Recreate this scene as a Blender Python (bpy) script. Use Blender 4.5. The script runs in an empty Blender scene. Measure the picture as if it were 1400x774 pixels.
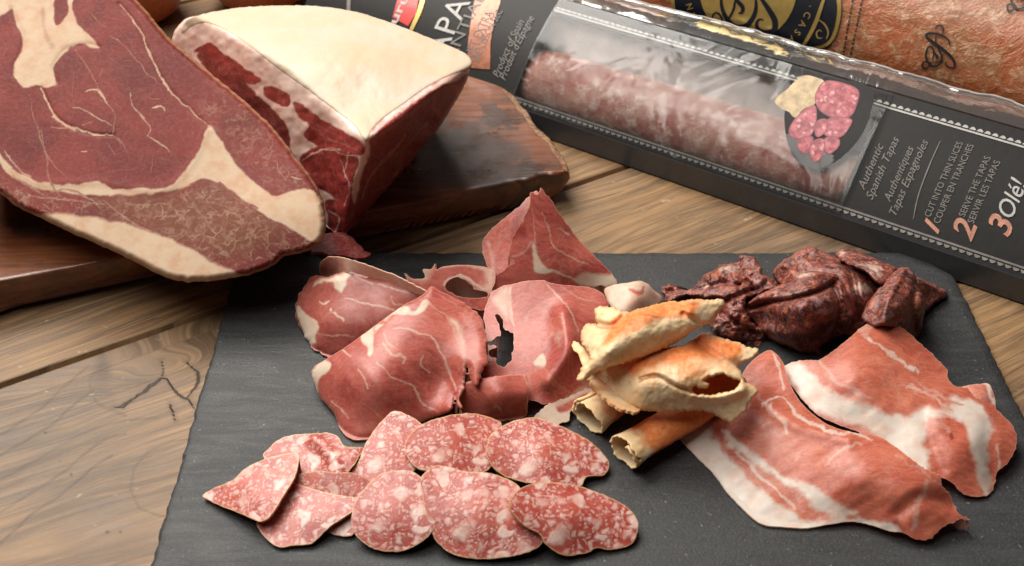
import bpy, math, random
import numpy as np
from mathutils import Vector

# ------------------------------------------------------------------ camera, world, light
sc = bpy.context.scene
R = math.radians
FPX, PITCH, HC = 1700.0, R(36.8), 41.3            # focal length in photo pixels, pitch, height (cm)
CM = 0.01
cam_d = bpy.data.cameras.new('camera'); cam = bpy.data.objects.new('camera', cam_d)
sc.collection.objects.link(cam); sc.camera = cam
cam.location = (0, 0, HC*CM); cam.rotation_euler = (R(90)-PITCH, 0, 0)
cam_d.sensor_width = 36; cam_d.lens = FPX/1400*36; cam_d.clip_start = .01; cam_d.clip_end = 50
cam_d.dof.use_dof = True; cam_d.dof.focus_distance = .63; cam_d.dof.aperture_fstop = 14

w = bpy.data.worlds.new('World'); sc.world = w; w.use_nodes = True
w.node_tree.nodes['Background'].inputs[0].default_value = (.95, .97, 1, 1)
w.node_tree.nodes['Background'].inputs[1].default_value = .025

def area(name, loc, target, size, power, col):
    l = bpy.data.lights.new(name, 'AREA'); l.shape = 'RECTANGLE'; l.size = size[0]; l.size_y = size[1]
    l.energy = power; l.color = col
    o = bpy.data.objects.new(name, l); sc.collection.objects.link(o); o.location = loc
    o.rotation_euler = (Vector(target)-Vector(loc)).to_track_quat('-Z', 'Y').to_euler()
    return o
area('window_light', (-.52, 1.22, 1.15), (0, .55, 0), (1.1, .8), 31, (1, .95, .88))
area('overhead_fill', (-.5, .36, 1.38), (0, .6, 0), (.85, .85), 12, (1, .96, .90))  # added fill lamp overhead, brightens the faces turned to the camera

sc.view_settings.view_transform = 'Standard'; sc.view_settings.look = 'None'
sc.view_settings.exposure = .12; sc.view_settings.gamma = 1
sc.cycles.max_bounces = 8; sc.cycles.transparent_max_bounces = 12

# ------------------------------------------------------------------ projection helpers (cm)
cp, sp = math.cos(PITCH), math.sin(PITCH)
CAM = np.array([0, 0, HC])
def rays(x, y):
    x = np.asarray(x, float)-700; y = np.asarray(y, float)-387
    return np.stack([x, FPX*cp-y*sp, -FPX*sp-y*cp], -1)
def U(x, y, z=0):
    d = rays(x, y); t = (np.asarray(z, float)-HC)/d[..., 2]
    return CAM+d*t[..., None]
def onplane(x, y, P, n):
    d = rays(x, y); t = np.dot(np.asarray(P)-CAM, n)/(d@n)
    return CAM+d*t[..., None]
def oncyl(x, y, P, a, r):
    d = rays(x, y); dp = d-(d@a)[..., None]*a; o = CAM-P; op = o-np.dot(o, a)*a
    A = (dp*dp).sum(-1); B = 2*(dp@op); C = op@op-r*r
    D = np.maximum(B*B-4*A*C, 0); t = (-B-np.sqrt(D))/(2*A)
    return CAM+d*t[..., None]

def vnoise(x, y, s, seed=0):
    x = np.asarray(x)/s+seed*17.31; y = np.asarray(y)/s-seed*9.77
    xi = np.floor(x).astype(np.int64); yi = np.floor(y).astype(np.int64); fx = x-xi; fy = y-yi
    fx = fx*fx*(3-2*fx); fy = fy*fy*(3-2*fy)
    def h(a, b):
        v = (a*374761393+b*668265263+seed*1274126177) & 0x7fffffff
        v = ((v ^ (v >> 13))*1274126177) & 0x7fffffff
        return ((v ^ (v >> 16)) & 0xffff)/65535.0
    return (h(xi, yi)*(1-fx)+h(xi+1, yi)*fx)*(1-fy)+(h(xi, yi+1)*(1-fx)+h(xi+1, yi+1)*fx)*fy-.5
def fbm(x, y, s, seed=0, o=4):
    r = 0; a = 1
    for k in range(o): r = r+a*vnoise(x, y, s/2**k, seed+k); a *= .55
    return r
def cr(ox, oy, s, pts): return [(ox+a/s, oy+b/s) for a, b in pts]
def smooth_poly(pts, closed=True, n=10):
    P = np.array(pts, float); N = len(P); out = []
    for i in range(N if closed else N-1):
        if closed: a, b, c, d = P[i-1], P[i], P[(i+1) % N], P[(i+2) % N]
        else: a, b, c, d = P[max(i-1, 0)], P[i], P[i+1], P[min(i+2, N-1)]
        m = max(2, int(np.hypot(*(c-b))/2.0)); 
        for t in np.arange(m)/m:
            t2, t3 = t*t, t*t*t
            out.append(.5*((2*b)+(c-a)*t+(2*a-5*b+4*c-d)*t2+(3*b-a-3*c+d)*t3))
    if not closed: out.append(P[-1])
    return np.array(out)
def inside(x, y, poly):
    r = np.zeros(x.shape, bool); n = len(poly)
    for i in range(n):
        x1, y1 = poly[i]; x2, y2 = poly[(i+1) % n]
        if y1 == y2: continue
        c = ((y1 > y) != (y2 > y)) & (x < (x2-x1)*(y-y1)/(y2-y1)+x1); r ^= c
    return r
def segdist(x, y, pl, closed=False, near=False):
    best = np.full(x.shape, 1e9); bx = x.copy(); by = y.copy(); bt = np.zeros(x.shape); n = len(pl)
    for i in range(n if closed else n-1):
        x1, y1 = pl[i]; x2, y2 = pl[(i+1) % n]; dx, dy = x2-x1, y2-y1; L = dx*dx+dy*dy+1e-12
        t = np.clip(((x-x1)*dx+(y-y1)*dy)/L, 0, 1); qx = x1+t*dx; qy = y1+t*dy
        d = (x-qx)**2+(y-qy)**2; m = d < best; best[m] = d[m]; bx[m] = qx[m]; by[m] = qy[m]; bt[m] = (i+t[m])/max(n-1, 1)
    best = np.sqrt(best)
    return (best, bx, by) if near else (best, bt)
def sstep(a, b, v):
    t = np.clip((v-a)/(b-a), 0, 1); return t*t*(3-2*t)
def flat_tps(ctrl, k):
    C = np.array(ctrl, float); A = np.c_[C[:, :2], np.ones(len(C))]; p = np.linalg.lstsq(A, C[:, 2], rcond=None)[0]; f = tps(ctrl)
    return lambda x, y: (p[0]*x+p[1]*y+p[2])*(1-k)+k*f(x, y)
def tps(ctrl):
    C = np.array(ctrl, float); X = C[:, :2]/100; n = len(X)
    def K(r): return np.where(r > 0, r*r*np.log(r+1e-12), 0)
    A = np.zeros((n+3, n+3)); A[:n, :n] = K(np.hypot(X[:, None, 0]-X[None, :, 0], X[:, None, 1]-X[None, :, 1]))+np.eye(n)*1e-4
    A[:n, n] = 1; A[:n, n+1:] = X; A[n, :n] = 1; A[n+1:, :n] = X.T
    s = np.linalg.solve(A, np.concatenate([C[:, 2], [0, 0, 0]]))
    def f(x, y):
        r = np.full(x.shape, s[n])+s[n+1]*x/100+s[n+2]*y/100
        for i in range(n): r += s[i]*K(np.hypot(x/100-X[i, 0], y/100-X[i, 1]))
        return r
    return f

# ------------------------------------------------------------------ objects
def link(o):
    sc.collection.objects.link(o); return o
def tag(o, label=None, cat=None, group=None, kind=None):
    if label: o['label'] = label
    if cat: o['category'] = cat
    if group: o['group'] = group
    if kind: o['kind'] = kind
    return o
def empty(name, loc):
    o = bpy.data.objects.new(name, None); o.empty_display_size = .02; o.location = np.array(loc)*CM; return link(o)
def mesh_obj(name, V, F, mat, parent=None, attrs=None, origin=None, smooth=True, mats=None, fm=None):
    """V in cm world coordinates; F list of faces or int array"""
    V = np.asarray(V, float)
    if parent is not None: org = np.array(parent.location)/CM; par = parent.parent
    else: org = np.array(origin) if origin is not None else np.array([V[:, 0].mean(), V[:, 1].mean(), V[:, 2].min()])
    if parent is not None and parent.parent is not None: org = org+np.array(parent.parent.location)/CM
    me = bpy.data.meshes.new(name); me.from_pydata(((V-org)*CM).tolist(), [], F if isinstance(F, list) else F.tolist())
    if mats:
        for m in mats: me.materials.append(m)
        if fm is not None: me.polygons.foreach_set('material_index', np.asarray(fm, np.int32))
    else: me.materials.append(mat)
    if smooth: me.polygons.foreach_set('use_smooth', np.ones(len(me.polygons), bool))
    for k, a in (attrs or {}).items():
        at = me.attributes.new(k, 'FLOAT_VECTOR', 'POINT'); at.data.foreach_set('vector', np.asarray(a, np.float32).ravel())
    me.validate(); me.update()
    o = bpy.data.objects.new(name, me); link(o)
    if parent is not None: o.parent = parent
    else: o.location = org*CM
    return o

def grid_poly(outs, step):
    """grid triangulation of a px-space region bounded by closed curves, edge vertices snapped to the curves"""
    A = np.concatenate(outs); x0, y0 = A.min(0)-step; x1, y1 = A.max(0)+step
    nx = int((x1-x0)/step)+2; ny = int((y1-y0)/step)+2
    X, Y = np.meshgrid(x0+np.arange(nx)*step, y0+np.arange(ny)*step)
    I = np.zeros(X.shape, bool)
    for o in outs: I ^= inside(X, Y, o)
    cell = I[:-1, :-1] | I[1:, :-1] | I[:-1, 1:] | I[1:, 1:]
    used = np.zeros(X.shape, bool)
    for a in (0, 1):
        for b in (0, 1): used[a:ny-1+a, b:nx-1+b] |= cell
    out = used & ~I
    ox, oy = X[out], Y[out]; bd = np.full(ox.shape, 1e9); bx = ox.copy(); by = oy.copy()
    for o in outs:
        d, qx, qy = segdist(ox, oy, o, True, True); m = d < bd; bd[m] = d[m]; bx[m] = qx[m]; by[m] = qy[m]
    X[out] = bx; Y[out] = by
    idx = -np.ones(X.shape, int); idx[used] = np.arange(used.sum())
    q = np.stack([idx[1:, :-1], idx[1:, 1:], idx[:-1, 1:], idx[:-1, :-1]], -1)[cell]
    return X[used], Y[used], q
def boundary(q):
    e = np.concatenate([q[:, [i, (i+1) % 4]] for i in range(4)]); N = q.max()+1
    key = e[:, 0]*N+e[:, 1]; rev = e[:, 1]*N+e[:, 0]
    return e[~np.isin(key, rev)]
def paint(x, y, base, layers, seed=1, wob=2.0, blend=0):
    """layers: (channel, kind, pts, value, width, soft); px-space pattern masks of fat, dark meat, painted shade and marbling"""
    M = np.tile(np.array(base, float), (len(x), 1))
    for i, L in enumerate(layers):
        ch, kind, pts, val = L[:4]; wd = L[4] if len(L) > 4 else 3; so = (L[5] if len(L) > 5 else 2)*1.5
        if blend and ch == 0: so = so*blend
        if kind == 'l' and ch == 0: val = val*.78; wd = wd*.75
        wx = x+wob*2*fbm(x, y, 14, seed+i*3); wy = y+wob*2*fbm(x, y, 14, seed+i*3+50)
        if kind == 'p':
            P = smooth_poly(pts); d, _ = segdist(wx, wy, P, True); s = np.where(inside(wx, wy, P), d, -d)
            a = sstep(-so, so, s)
        else:
            P = smooth_poly(pts, False); d, t = segdist(wx, wy, P)
            ww = wd*(.35+.65*np.sin(np.clip(t, .04, .96)*math.pi))*(1+.9*fbm(x, y, 20, seed+i+7)) if kind == 'l' else wd
            a = 1-sstep(ww*.3, ww*.5+so*.6, d)
        M[:, ch] = M[:, ch]*(1-a)+val*a
    return M
def sheet(name, outline, h, mat, base=.62, step=1.6, thick=.13, mode='thin', holes=(), jag=1.7, jags=5, rnd=0, rdrop=0,
          folds=(), wr=(), layers=(), mbase=(0, 0, 0), parent=None, mapper=None, smooth=True, shrink=.75, rim=0, seed=1, wob=2.0, skirt=True, zmin=None, jagf=None):
    outs = []
    for k, o in enumerate([outline]+list(holes)):
        P = smooth_poly(o) if smooth else densify(o)
        t = np.roll(P, -1, 0)-np.roll(P, 1, 0); n = np.stack([t[:, 1], -t[:, 0]], 1)/(np.hypot(*t.T)[:, None]+1e-9)
        jj = jag*2*fbm(P[:, 0], P[:, 1], jags, seed+11, 3)
        if k: jj = jj*(.9 if mat.name == 'crisp_sheet' else 2.0)
        if jagf is not None: jj = jj*jagf(P[:, 0], P[:, 1])
        outs.append(P+n*jj[:, None])
    if mat.name in ('air_dried_ham', 'fatty_ham') and thick == .13: thick = .075
    x, y, q = grid_poly(outs, step)
    dist = np.full(x.shape, 1e9)
    for o in outs: dist = np.minimum(dist, segdist(x, y, o, True)[0])
    if mapper is None:
        wk = .5 if mat.name in ('air_dried_ham', 'fatty_ham', 'salami') else 1
        z = (flat_tps(h, {'salami': .65, 'air_dried_ham': .8, 'fatty_ham': .8}.get(mat.name, 1))(x, y) if isinstance(h, (list, tuple)) else h(x, y))+base
        for pl, amp, wd in folds:
            d, _ = segdist(x, y, smooth_poly(pl, False)); z = z+amp*np.exp(-(d/wd)**2)
        for i, Wd in enumerate(wr):
            amp, s = Wd[:2]; ang = Wd[2] if len(Wd) > 2 else 0; an = Wd[3] if len(Wd) > 3 else 1
            cx = x*math.cos(ang)+y*math.sin(ang); cy = -x*math.sin(ang)+y*math.cos(ang)
            z = z+amp*2*wk*fbm(cx/an, cy, s*(1.5 if wk < 1 else 1), seed+i*5+3, 2 if wk < 1 else 4)
        if rnd: 
            rdrop = rdrop*(.35 if mat.name == 'air_dried_ham' else 1)
            k = np.clip(1-dist/rnd, 0, 1); z = z-rdrop*(1-np.sqrt(np.clip(1-k*k, 0, 1)))
        z = np.maximum(z, (zmin if zmin is not None else base)+.02+(.1 if mode == 'thin' else 0))
        V = U(x, y, z)
    else: V = mapper(x, y)
    M = paint(x, y, mbase, layers, seed, wob*(1.8 if mat.name == 'fatty_ham' else 1), 1.7 if mat.name == 'fatty_ham' else 1.25 if mat.name == 'air_dried_ham' else 0)
    if mat.name == 'fatty_ham': M[:, 2] = np.maximum(M[:, 2], .35*sstep(-.1, .5, fbm(x, y, 60, 31)))
    E2 = np.zeros((len(x), 3)); E2[:, 0] = dist/10.0; E2[:, 1] = x/100; E2[:, 2] = y/100
    n = len(x); e = boundary(q)
    if mode == 'flat': F = q; VV = V
    else:
        if mode == 'thin':
            N = np.zeros_like(V); a = np.cross(V[q[:, 2]]-V[q[:, 0]], V[q[:, 3]]-V[q[:, 1]])
            for k in range(4): np.add.at(N, q[:, k], a)
            N /= np.linalg.norm(N, axis=1)[:, None]+1e-12
            if N[:, 2].mean() < 0: N = -N
            B = V-N*thick
            if mapper is None: B[:, 2] = np.maximum(B[:, 2], (zmin if zmin is not None else base)+.012)
        else:
            cx, cy = x.mean(), y.mean(); B = U(cx+(x-cx)*shrink, cy+(y-cy)*shrink, np.full(n, base))
        VV = np.concatenate([V, B]); w_ = np.stack([e[:, 1], e[:, 0], e[:, 0]+n, e[:, 1]+n], 1)
        M = np.tile(M, (2, 1)); E2 = np.tile(E2, (2, 1))
        if mode == 'thin':       # the cut edge has its own vertices, so it stays a crisp thin edge
            ids = np.unique(w_); mp = -np.ones(2*n, int); mp[ids] = 2*n+np.arange(len(ids)); w_ = mp[w_]
            VV = np.concatenate([VV, VV[ids]]); M = np.concatenate([M, M[ids]]); E2 = np.concatenate([E2, E2[ids]])
        F = np.concatenate([q, q[:, ::-1]+n, w_])
        if mode == 'thin' and skirt and mapper is None:      # the fold hangs down to the board at its far side
            up = []
            for a_, b_ in e:
                dx, dy = x[b_]-x[a_], y[b_]-y[a_]
                ix, iy = x[q].mean(1), 0
                if (V[a_, 2]+V[b_, 2])/2-base > .5:
                    mx, my = (x[a_]+x[b_])/2, (y[a_]+y[b_])/2; L = math.hypot(dx, dy)+1e-9
                    nxn, nyn = -dy/L, dx/L       # candidate normal
                    tst = np.array([mx+nxn*2.5]), np.array([my+nyn*2.5]); ins = False
                    for o in outs: ins ^= bool(inside(*tst, o)[0])
                    if ins: nyn = -nyn
                    if nyn < -.45: up.append((a_, b_))
            if up:
                up = np.array(up); m = len(VV); D = U(x, y+8, np.full(n, base+.02))
                D[:, 0] = V[:, 0]; D[:, 1] = V[:, 1]-.15*(V[:, 2]-base)*0; D[:, 2] = base+.02
                ids = np.unique(up); mp = {v: m+i for i, v in enumerate(ids)}
                VV = np.concatenate([VV, D[ids]]); M = np.concatenate([M, M[ids]]); E2 = np.concatenate([E2, E2[ids]])
                F = np.concatenate([F, np.array([[b_+n, a_+n, mp[a_], mp[b_]] for a_, b_ in up])])
    F = [tuple(dict.fromkeys(f)) for f in F.tolist()]; F = [f for f in F if len(f) > 2]
    return mesh_obj(name, VV, F, mat, parent, {'mask': M, 'edge': E2})
def densify(pts, d=2.0):
    P = np.array(pts, float); out = []
    for i in range(len(P)):
        a, b = P[i], P[(i+1) % len(P)]; m = max(1, int(np.hypot(*(b-a))/d))
        for k in range(m): out.append(a+(b-a)*k/m)
    return np.array(out)

# ------------------------------------------------------------------ materials
class MT:
    def __init__(s, name):
        s.m = bpy.data.materials.new(name); s.m.use_nodes = True; s.t = s.m.node_tree; s.t.nodes.clear()
        s.out = s.n('ShaderNodeOutputMaterial')
    def n(s, typ, **k):
        nd = s.t.nodes.new(typ)
        for a, b in k.items(): setattr(nd, a, b)
        return nd
    def put(s, sock, v):
        if v is None: return
        if hasattr(v, 'is_linked') or isinstance(v, bpy.types.NodeSocket): s.t.links.new(v, sock)
        else:
            if isinstance(v, (tuple, list)) and len(v) == 3 and sock.type == 'RGBA': v = (*v, 1)
            sock.default_value = v
    def coord(s, sc_=(100, 100, 100)):
        tc = s.n('ShaderNodeTexCoord'); mp = s.n('ShaderNodeMapping'); s.t.links.new(tc.outputs['Object'], mp.inputs[0])
        mp.inputs['Scale'].default_value = sc_; return mp.outputs[0]
    def noise(s, vec, scale, detail=4, rough=.6, dist=0, dim='3D'):
        nd = s.n('ShaderNodeTexNoise'); s.put(nd.inputs['Vector'], vec); nd.inputs['Scale'].default_value = scale
        nd.inputs['Detail'].default_value = detail; nd.inputs['Roughness'].default_value = rough; nd.inputs['Distortion'].default_value = dist
        return nd.outputs[0]
    def noisec(s, vec, scale, detail=2):
        nd = s.n('ShaderNodeTexNoise'); s.put(nd.inputs['Vector'], vec); nd.inputs['Scale'].default_value = scale; nd.inputs['Detail'].default_value = detail
        return nd.outputs['Color']
    def vor(s, vec, scale, feat='F1', rnd=1):
        nd = s.n('ShaderNodeTexVoronoi', feature=feat); s.put(nd.inputs['Vector'], vec); nd.inputs['Scale'].default_value = scale
        nd.inputs['Randomness'].default_value = rnd; return nd
    def math(s, op, a, b=0, c=None, clamp=False):
        nd = s.n('ShaderNodeMath', operation=op, use_clamp=clamp); s.put(nd.inputs[0], a); s.put(nd.inputs[1], b)
        if c is not None: s.put(nd.inputs[2], c)
        return nd.outputs[0]
    def mr(s, v, a, b, c=0, d=1):
        nd = s.n('ShaderNodeMapRange', interpolation_type='SMOOTHSTEP'); s.put(nd.inputs[0], v)
        for i, q in enumerate((a, b, c, d)): s.put(nd.inputs[i+1], q)
        return nd.outputs[0]
    def mix(s, f, a, b, mode='MIX'):
        nd = s.n('ShaderNodeMix', data_type='RGBA', blend_type=mode); s.put(nd.inputs[0], f); s.put(nd.inputs[6], a); s.put(nd.inputs[7], b)
        return nd.outputs[2]
    def attr(s, name):
        nd = s.n('ShaderNodeAttribute', attribute_name=name); sp_ = s.n('ShaderNodeSeparateXYZ'); s.t.links.new(nd.outputs['Vector'], sp_.inputs[0])
        return sp_.outputs, nd.outputs['Vector']
    def vadd(s, a, b, k=1.0):
        sc_ = s.n('ShaderNodeVectorMath', operation='SCALE'); s.put(sc_.inputs[0], b); sc_.inputs['Scale'].default_value = k
        nd = s.n('ShaderNodeVectorMath', operation='ADD'); s.put(nd.inputs[0], a); s.put(nd.inputs[1], sc_.outputs[0]); return nd.outputs[0]
    def bump(s, h, dist=.02, st=.5, nrm=None):
        nd = s.n('ShaderNodeBump'); s.put(nd.inputs['Height'], h); nd.inputs['Distance'].default_value = dist*CM; nd.inputs['Strength'].default_value = st
        if nrm is not None: s.put(nd.inputs['Normal'], nrm)
        return nd.outputs[0]
    def bsdf(s, col, rough=.5, normal=None, spec=.5, sss=0, rad=(1, .35, .2), sscale=.004, coat=0, coatr=.2, metal=0, trans=0):
        p = s.n('ShaderNodeBsdfPrincipled'); s.put(p.inputs['Base Color'], col); s.put(p.inputs['Roughness'], rough)
        if normal is not None: s.put(p.inputs['Normal'], normal)
        s.put(p.inputs['Specular IOR Level'], spec); s.put(p.inputs['Metallic'], metal)
        if sss: p.inputs['Subsurface Weight'].default_value = sss; p.inputs['Subsurface Radius'].default_value = rad; p.inputs['Subsurface Scale'].default_value = sscale
        if coat: s.put(p.inputs['Coat Weight'], coat); p.inputs['Coat Roughness'].default_value = coatr
        if trans: p.inputs['Transmission Weight'].default_value = trans
        s.t.links.new(p.outputs[0], s.out.inputs[0]); return p

def meat_mat(name, c1, c2, fat, dark, fibre=(1, 0, 0), ns=.5, vein=.35, rough=.38, sss=.25, fatedge=None, coat=.15, fb=1.0, bs=.6, spec=.5, trans=0):
    m = MT(name); co = m.coord(); (fr, dk, mb), _ = m.attr('mask'); (ed, _, _), _ = m.attr('edge')
    a = m.noise(co, ns, 5, .6, .6); lean = m.mix(m.mr(a, .35, .65), c1, c2)
    mp = m.n('ShaderNodeMapping'); m.put(mp.inputs[0], m.vadd(co, m.noisec(co, .45, 2), 2.2)); mp.inputs['Rotation'].default_value = (0, 0, fibre[0]); mp.inputs['Scale'].default_value = (.35, 3, 2)
    fi = m.noise(mp.outputs[0], 2.2, 5, .65, .4); lean = m.mix(m.mr(fi, .3, .75, 0, .55*fb), lean, tuple(min(1, v*1.7+.02) for v in c1))
    lean = m.mix(m.mr(m.noise(co, 7, 3), .5, .75, 0, .35*fb), lean, tuple(v*.6 for v in c2))
    lean = m.mix(dk, lean, dark)
    # thin veins of fat: ridged noise; heavy marbling where the mask asks for it
    r = m.math('ABSOLUTE', m.math('SUBTRACT', m.noise(co, 1.1, 4, .55, 1.2), .5))
    v1 = m.mr(r, 0, .018, vein, 0)
    cw = m.vadd(co, m.noisec(co, 1.6, 3), 1.1)
    ve = m.vor(cw, 1.7, 'DISTANCE_TO_EDGE').outputs['Distance']
    brk = m.mr(m.noise(co, 1.4, 3), .42, .6)
    v2 = m.math('MULTIPLY', m.math('MULTIPLY', m.mr(ve, 0, .16, 1, 0), brk), mb)
    v3 = m.math('MULTIPLY', m.mr(m.noise(co, 2.2, 5, .65, .8), .48, .68), m.math('MULTIPLY', mb, .5))
    vv = m.math('MAXIMUM', m.math('MAXIMUM', v1, m.math('MULTIPLY', v2, .75)), v3)
    n2 = m.noise(co, 5, 4, .65)
    f = m.mr(m.math('ADD', fr, m.math('MULTIPLY', m.math('SUBTRACT', n2, .5), .4)), .12, .88)
    fatc = m.mix(m.mr(m.noise(co, 1.2, 4), .4, .7), fat, tuple(v*k for v, k in zip(fat, (.93, .78, .72))))
    col = m.mix(m.math('MULTIPLY', vv, .62), lean, fatc); col = m.mix(f, col, fatc)
    if fatedge is not None: col = m.mix(m.mr(m.math('ADD', ed, m.math('MULTIPLY', n2, .15)), fatedge[1]*.6, fatedge[1], fatedge[2], 0), col, fatedge[0])
    hgt = m.math('ADD', m.math('MULTIPLY', fi, .6), m.math('MULTIPLY', f, .7)); hgt = m.math('ADD', hgt, m.math('MULTIPLY', n2, .5))
    hgt = m.math('ADD', hgt, m.math('MULTIPLY', vv, .3))
    pb = m.bsdf(col, m.mr(n2, .3, .7, rough-.06, rough+.1), m.bump(hgt, .03, bs*.5), spec, sss, (1, .4, .3), .005, coat, .2)
    if trans:
        tl = m.n('ShaderNodeBsdfTranslucent'); m.put(tl.inputs[0], m.mix(.5, col, (.95, .45, .32))); mx = m.n('ShaderNodeMixShader'); mx.inputs[0].default_value = trans
        m.t.links.new(pb.outputs[0], mx.inputs[1]); m.t.links.new(tl.outputs[0], mx.inputs[2]); m.t.links.new(mx.outputs[0], m.out.inputs[0])
    return m.m

def salami_mat():
    m = MT('salami'); co = m.coord(); (ed, _, _), _ = m.attr('edge')
    cw = m.vadd(m.vadd(co, m.noisec(co, 1.5, 1), .7), m.noisec(co, 5, 2), .10)
    va = m.vor(cw, 1.25); vb = m.vor(cw, 2.6); vc = m.vor(cw, 6.0)
    def bits(v, th, sz, soft):
        rr = m.n('ShaderNodeSeparateColor'); m.put(rr.inputs[0], v.outputs['Color'])
        return m.math('MULTIPLY', m.mr(rr.outputs[0], th-.02, th+.02), m.mr(v.outputs['Distance'], sz-soft, sz, 1, 0))
    f = m.math('MAXIMUM', m.math('MULTIPLY', bits(va, .58, .56, .26), .9), m.math('MULTIPLY', bits(vb, .50, .60, .42), .8))
    f = m.math('MULTIPLY', f, m.mr(m.noise(co, .9, 2), .3, .6, .55, 1)); f = m.math('MAXIMUM', f, m.math('MULTIPLY', bits(vc, .4, .6, .3), .5))
    n1 = m.noise(co, 1.1, 4); n2 = m.noise(co, 6, 4, .65)
    lean = m.mix(m.mr(n1, .35, .65), (.52, .115, .08), (.36, .055, .042))
    lean = m.mix(m.mr(n2, .4, .7, 0, .6), lean, (.60, .20, .15))
    fatc = m.mix(m.mr(n2, .3, .7), (.86, .66, .58), (.76, .52, .45))
    oi = m.n('ShaderNodeObjectInfo').outputs['Random']; lean = m.mix(m.mr(oi, 0, 1, 0, .55), lean, (.40, .055, .035)); lean = m.mix(m.mr(m.noise(co, .5, 3), .5, .7, 0, .5), lean, (.34, .05, .04))
    col = m.mix(m.math('MULTIPLY', f, .92), lean, fatc)
    col = m.mix(m.mr(m.math('ADD', ed, m.math('MULTIPLY', n1, .12)), .10, .24, 1, 0), col, (.58, .34, .16))
    m.bsdf(col, m.mr(n2, .3, .7, .3, .5), m.bump(m.math('ADD', m.math('MULTIPLY', f, .8), n2), .05, .5), .5, .25, (1, .4, .3), .003, .12)
    return m.m
def chorizo_mat():
    m = MT('cured_beef'); co = m.coord()
    cw = m.vadd(co, m.noisec(co, 1.2, 3), .9)
    mp = m.n('ShaderNodeMapping'); m.put(mp.inputs[0], cw); mp.inputs['Rotation'].default_value = (0, 0, .6); mp.inputs['Scale'].default_value = (.5, 1.6, 1)
    a = m.noise(mp.outputs[0], 1.3, 6, .68, .6); b = m.noise(cw, 2.6, 5, .7, .5); c = m.noise(co, 9, 3)
    col = m.mix(m.mr(a, .38, .62), (.055, .015, .013), (.20, .038, .026))
    col = m.mix(m.mr(b, .50, .60, 0, .8), col, (.46, .12, .06))
    col = m.mix(m.mr(m.noise(mp.outputs[0], 1.0, 5, .6, 1), .54, .66, 0, .8), col, (.34, .19, .19)); vr = m.math('ABSOLUTE', m.math('SUBTRACT', m.noise(mp.outputs[0], 2.2, 4, .6, 1.5), .5)); col = m.mix(m.mr(vr, 0, .022, .6, 0), col, (.52, .28, .22))
    (fr, dk, mb), _ = m.attr('mask'); col = m.mix(m.mr(m.math('ADD', fr, m.math('MULTIPLY', m.math('SUBTRACT', b, .5), .9)), .35, .75), col, (.62, .42, .34))
    m.bsdf(col, m.mr(b, .3, .7, .38, .6), m.bump(m.math('ADD', a, m.math('ADD', b, m.math('MULTIPLY', c, .35))), .06, .55), .5, .12, (1, .3, .2), .002, .08)
    return m.m
def crisp_mat():
    m = MT('crisp_sheet'); co = m.coord(); (fr, dk, mb), _ = m.attr('mask'); (ed, _, _), _ = m.attr('edge')
    a = m.noise(co, .8, 5, .6, .5); b = m.noise(co, 5, 5, .7); c = m.noise(co, 14, 3)
    col = m.mix(m.mr(a, .3, .7), (.86, .67, .42), (.80, .53, .27))
    col = m.mix(m.mr(b, .5, .75, 0, .6), col, (.90, .74, .50))
    o = m.mr(m.math('ADD', m.math('ADD', fr, .03), m.math('MULTIPLY', m.math('SUBTRACT', a, .5), .9)), .15, .8)
    col = m.mix(m.math('MULTIPLY', o, .92), col, m.mix(m.mr(b, .4, .7), (.74, .15, .025), (.80, .30, .08)))
    col = m.mix(m.mr(m.math('ADD', ed, m.math('MULTIPLY', b, .2)), .12, .45, .55, 0), col, (.62, .33, .12))
    col = m.mix(m.mr(m.noise(co, 2.2, 5, .7, 1.0), .56, .68, 0, .5), col, (.58, .28, .10))
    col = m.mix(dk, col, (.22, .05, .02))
    col = m.mix(m.mr(c, .66, .72, 0, .45), col, (.45, .20, .07))
    m.bsdf(col, m.mr(b, .3, .7, .45, .65), m.bump(m.math('ADD', m.math('MULTIPLY', b, 1.0), m.math('MULTIPLY', c, .35)), .03, .5), .35, .2, (1, .5, .2), .003)
    return m.m
def slate_mat():
    m = MT('slate'); co = m.coord(); a = m.noise(co, .12, 4, .6, .5); b = m.noise(co, 1.8, 6, .7, .3); c = m.noise(co, 9, 4, .7)
    mp = m.n('ShaderNodeMapping'); m.put(mp.inputs[0], co); mp.inputs['Rotation'].default_value = (0, 0, .5); mp.inputs['Scale'].default_value = (.25, 1.4, 1)
    d = m.noise(mp.outputs[0], .9, 6, .65, 1)
    col = m.mix(m.mr(a, .3, .7), (.020, .0205, .021), (.032, .0325, .033)); col = m.mix(m.mr(c, .42, .75, 0, .6), col, (.075, .076, .078)); col = m.mix(m.mr(d, .5, .7, 0, .35), col, (.065, .066, .068))
    col = m.mix(m.mr(m.noise(co, 4.5, 2), .70, .76, 0, .4), col, (.35, .35, .34))
    h = m.math('ADD', m.math('MULTIPLY', d, 1.6), m.math('ADD', m.math('MULTIPLY', b, .5), m.math('MULTIPLY', c, .8)))
    m.bsdf(col, m.mr(d, .3, .7, .42, .62), m.bump(h, .055, .6), .42)
    return m.m
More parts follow.
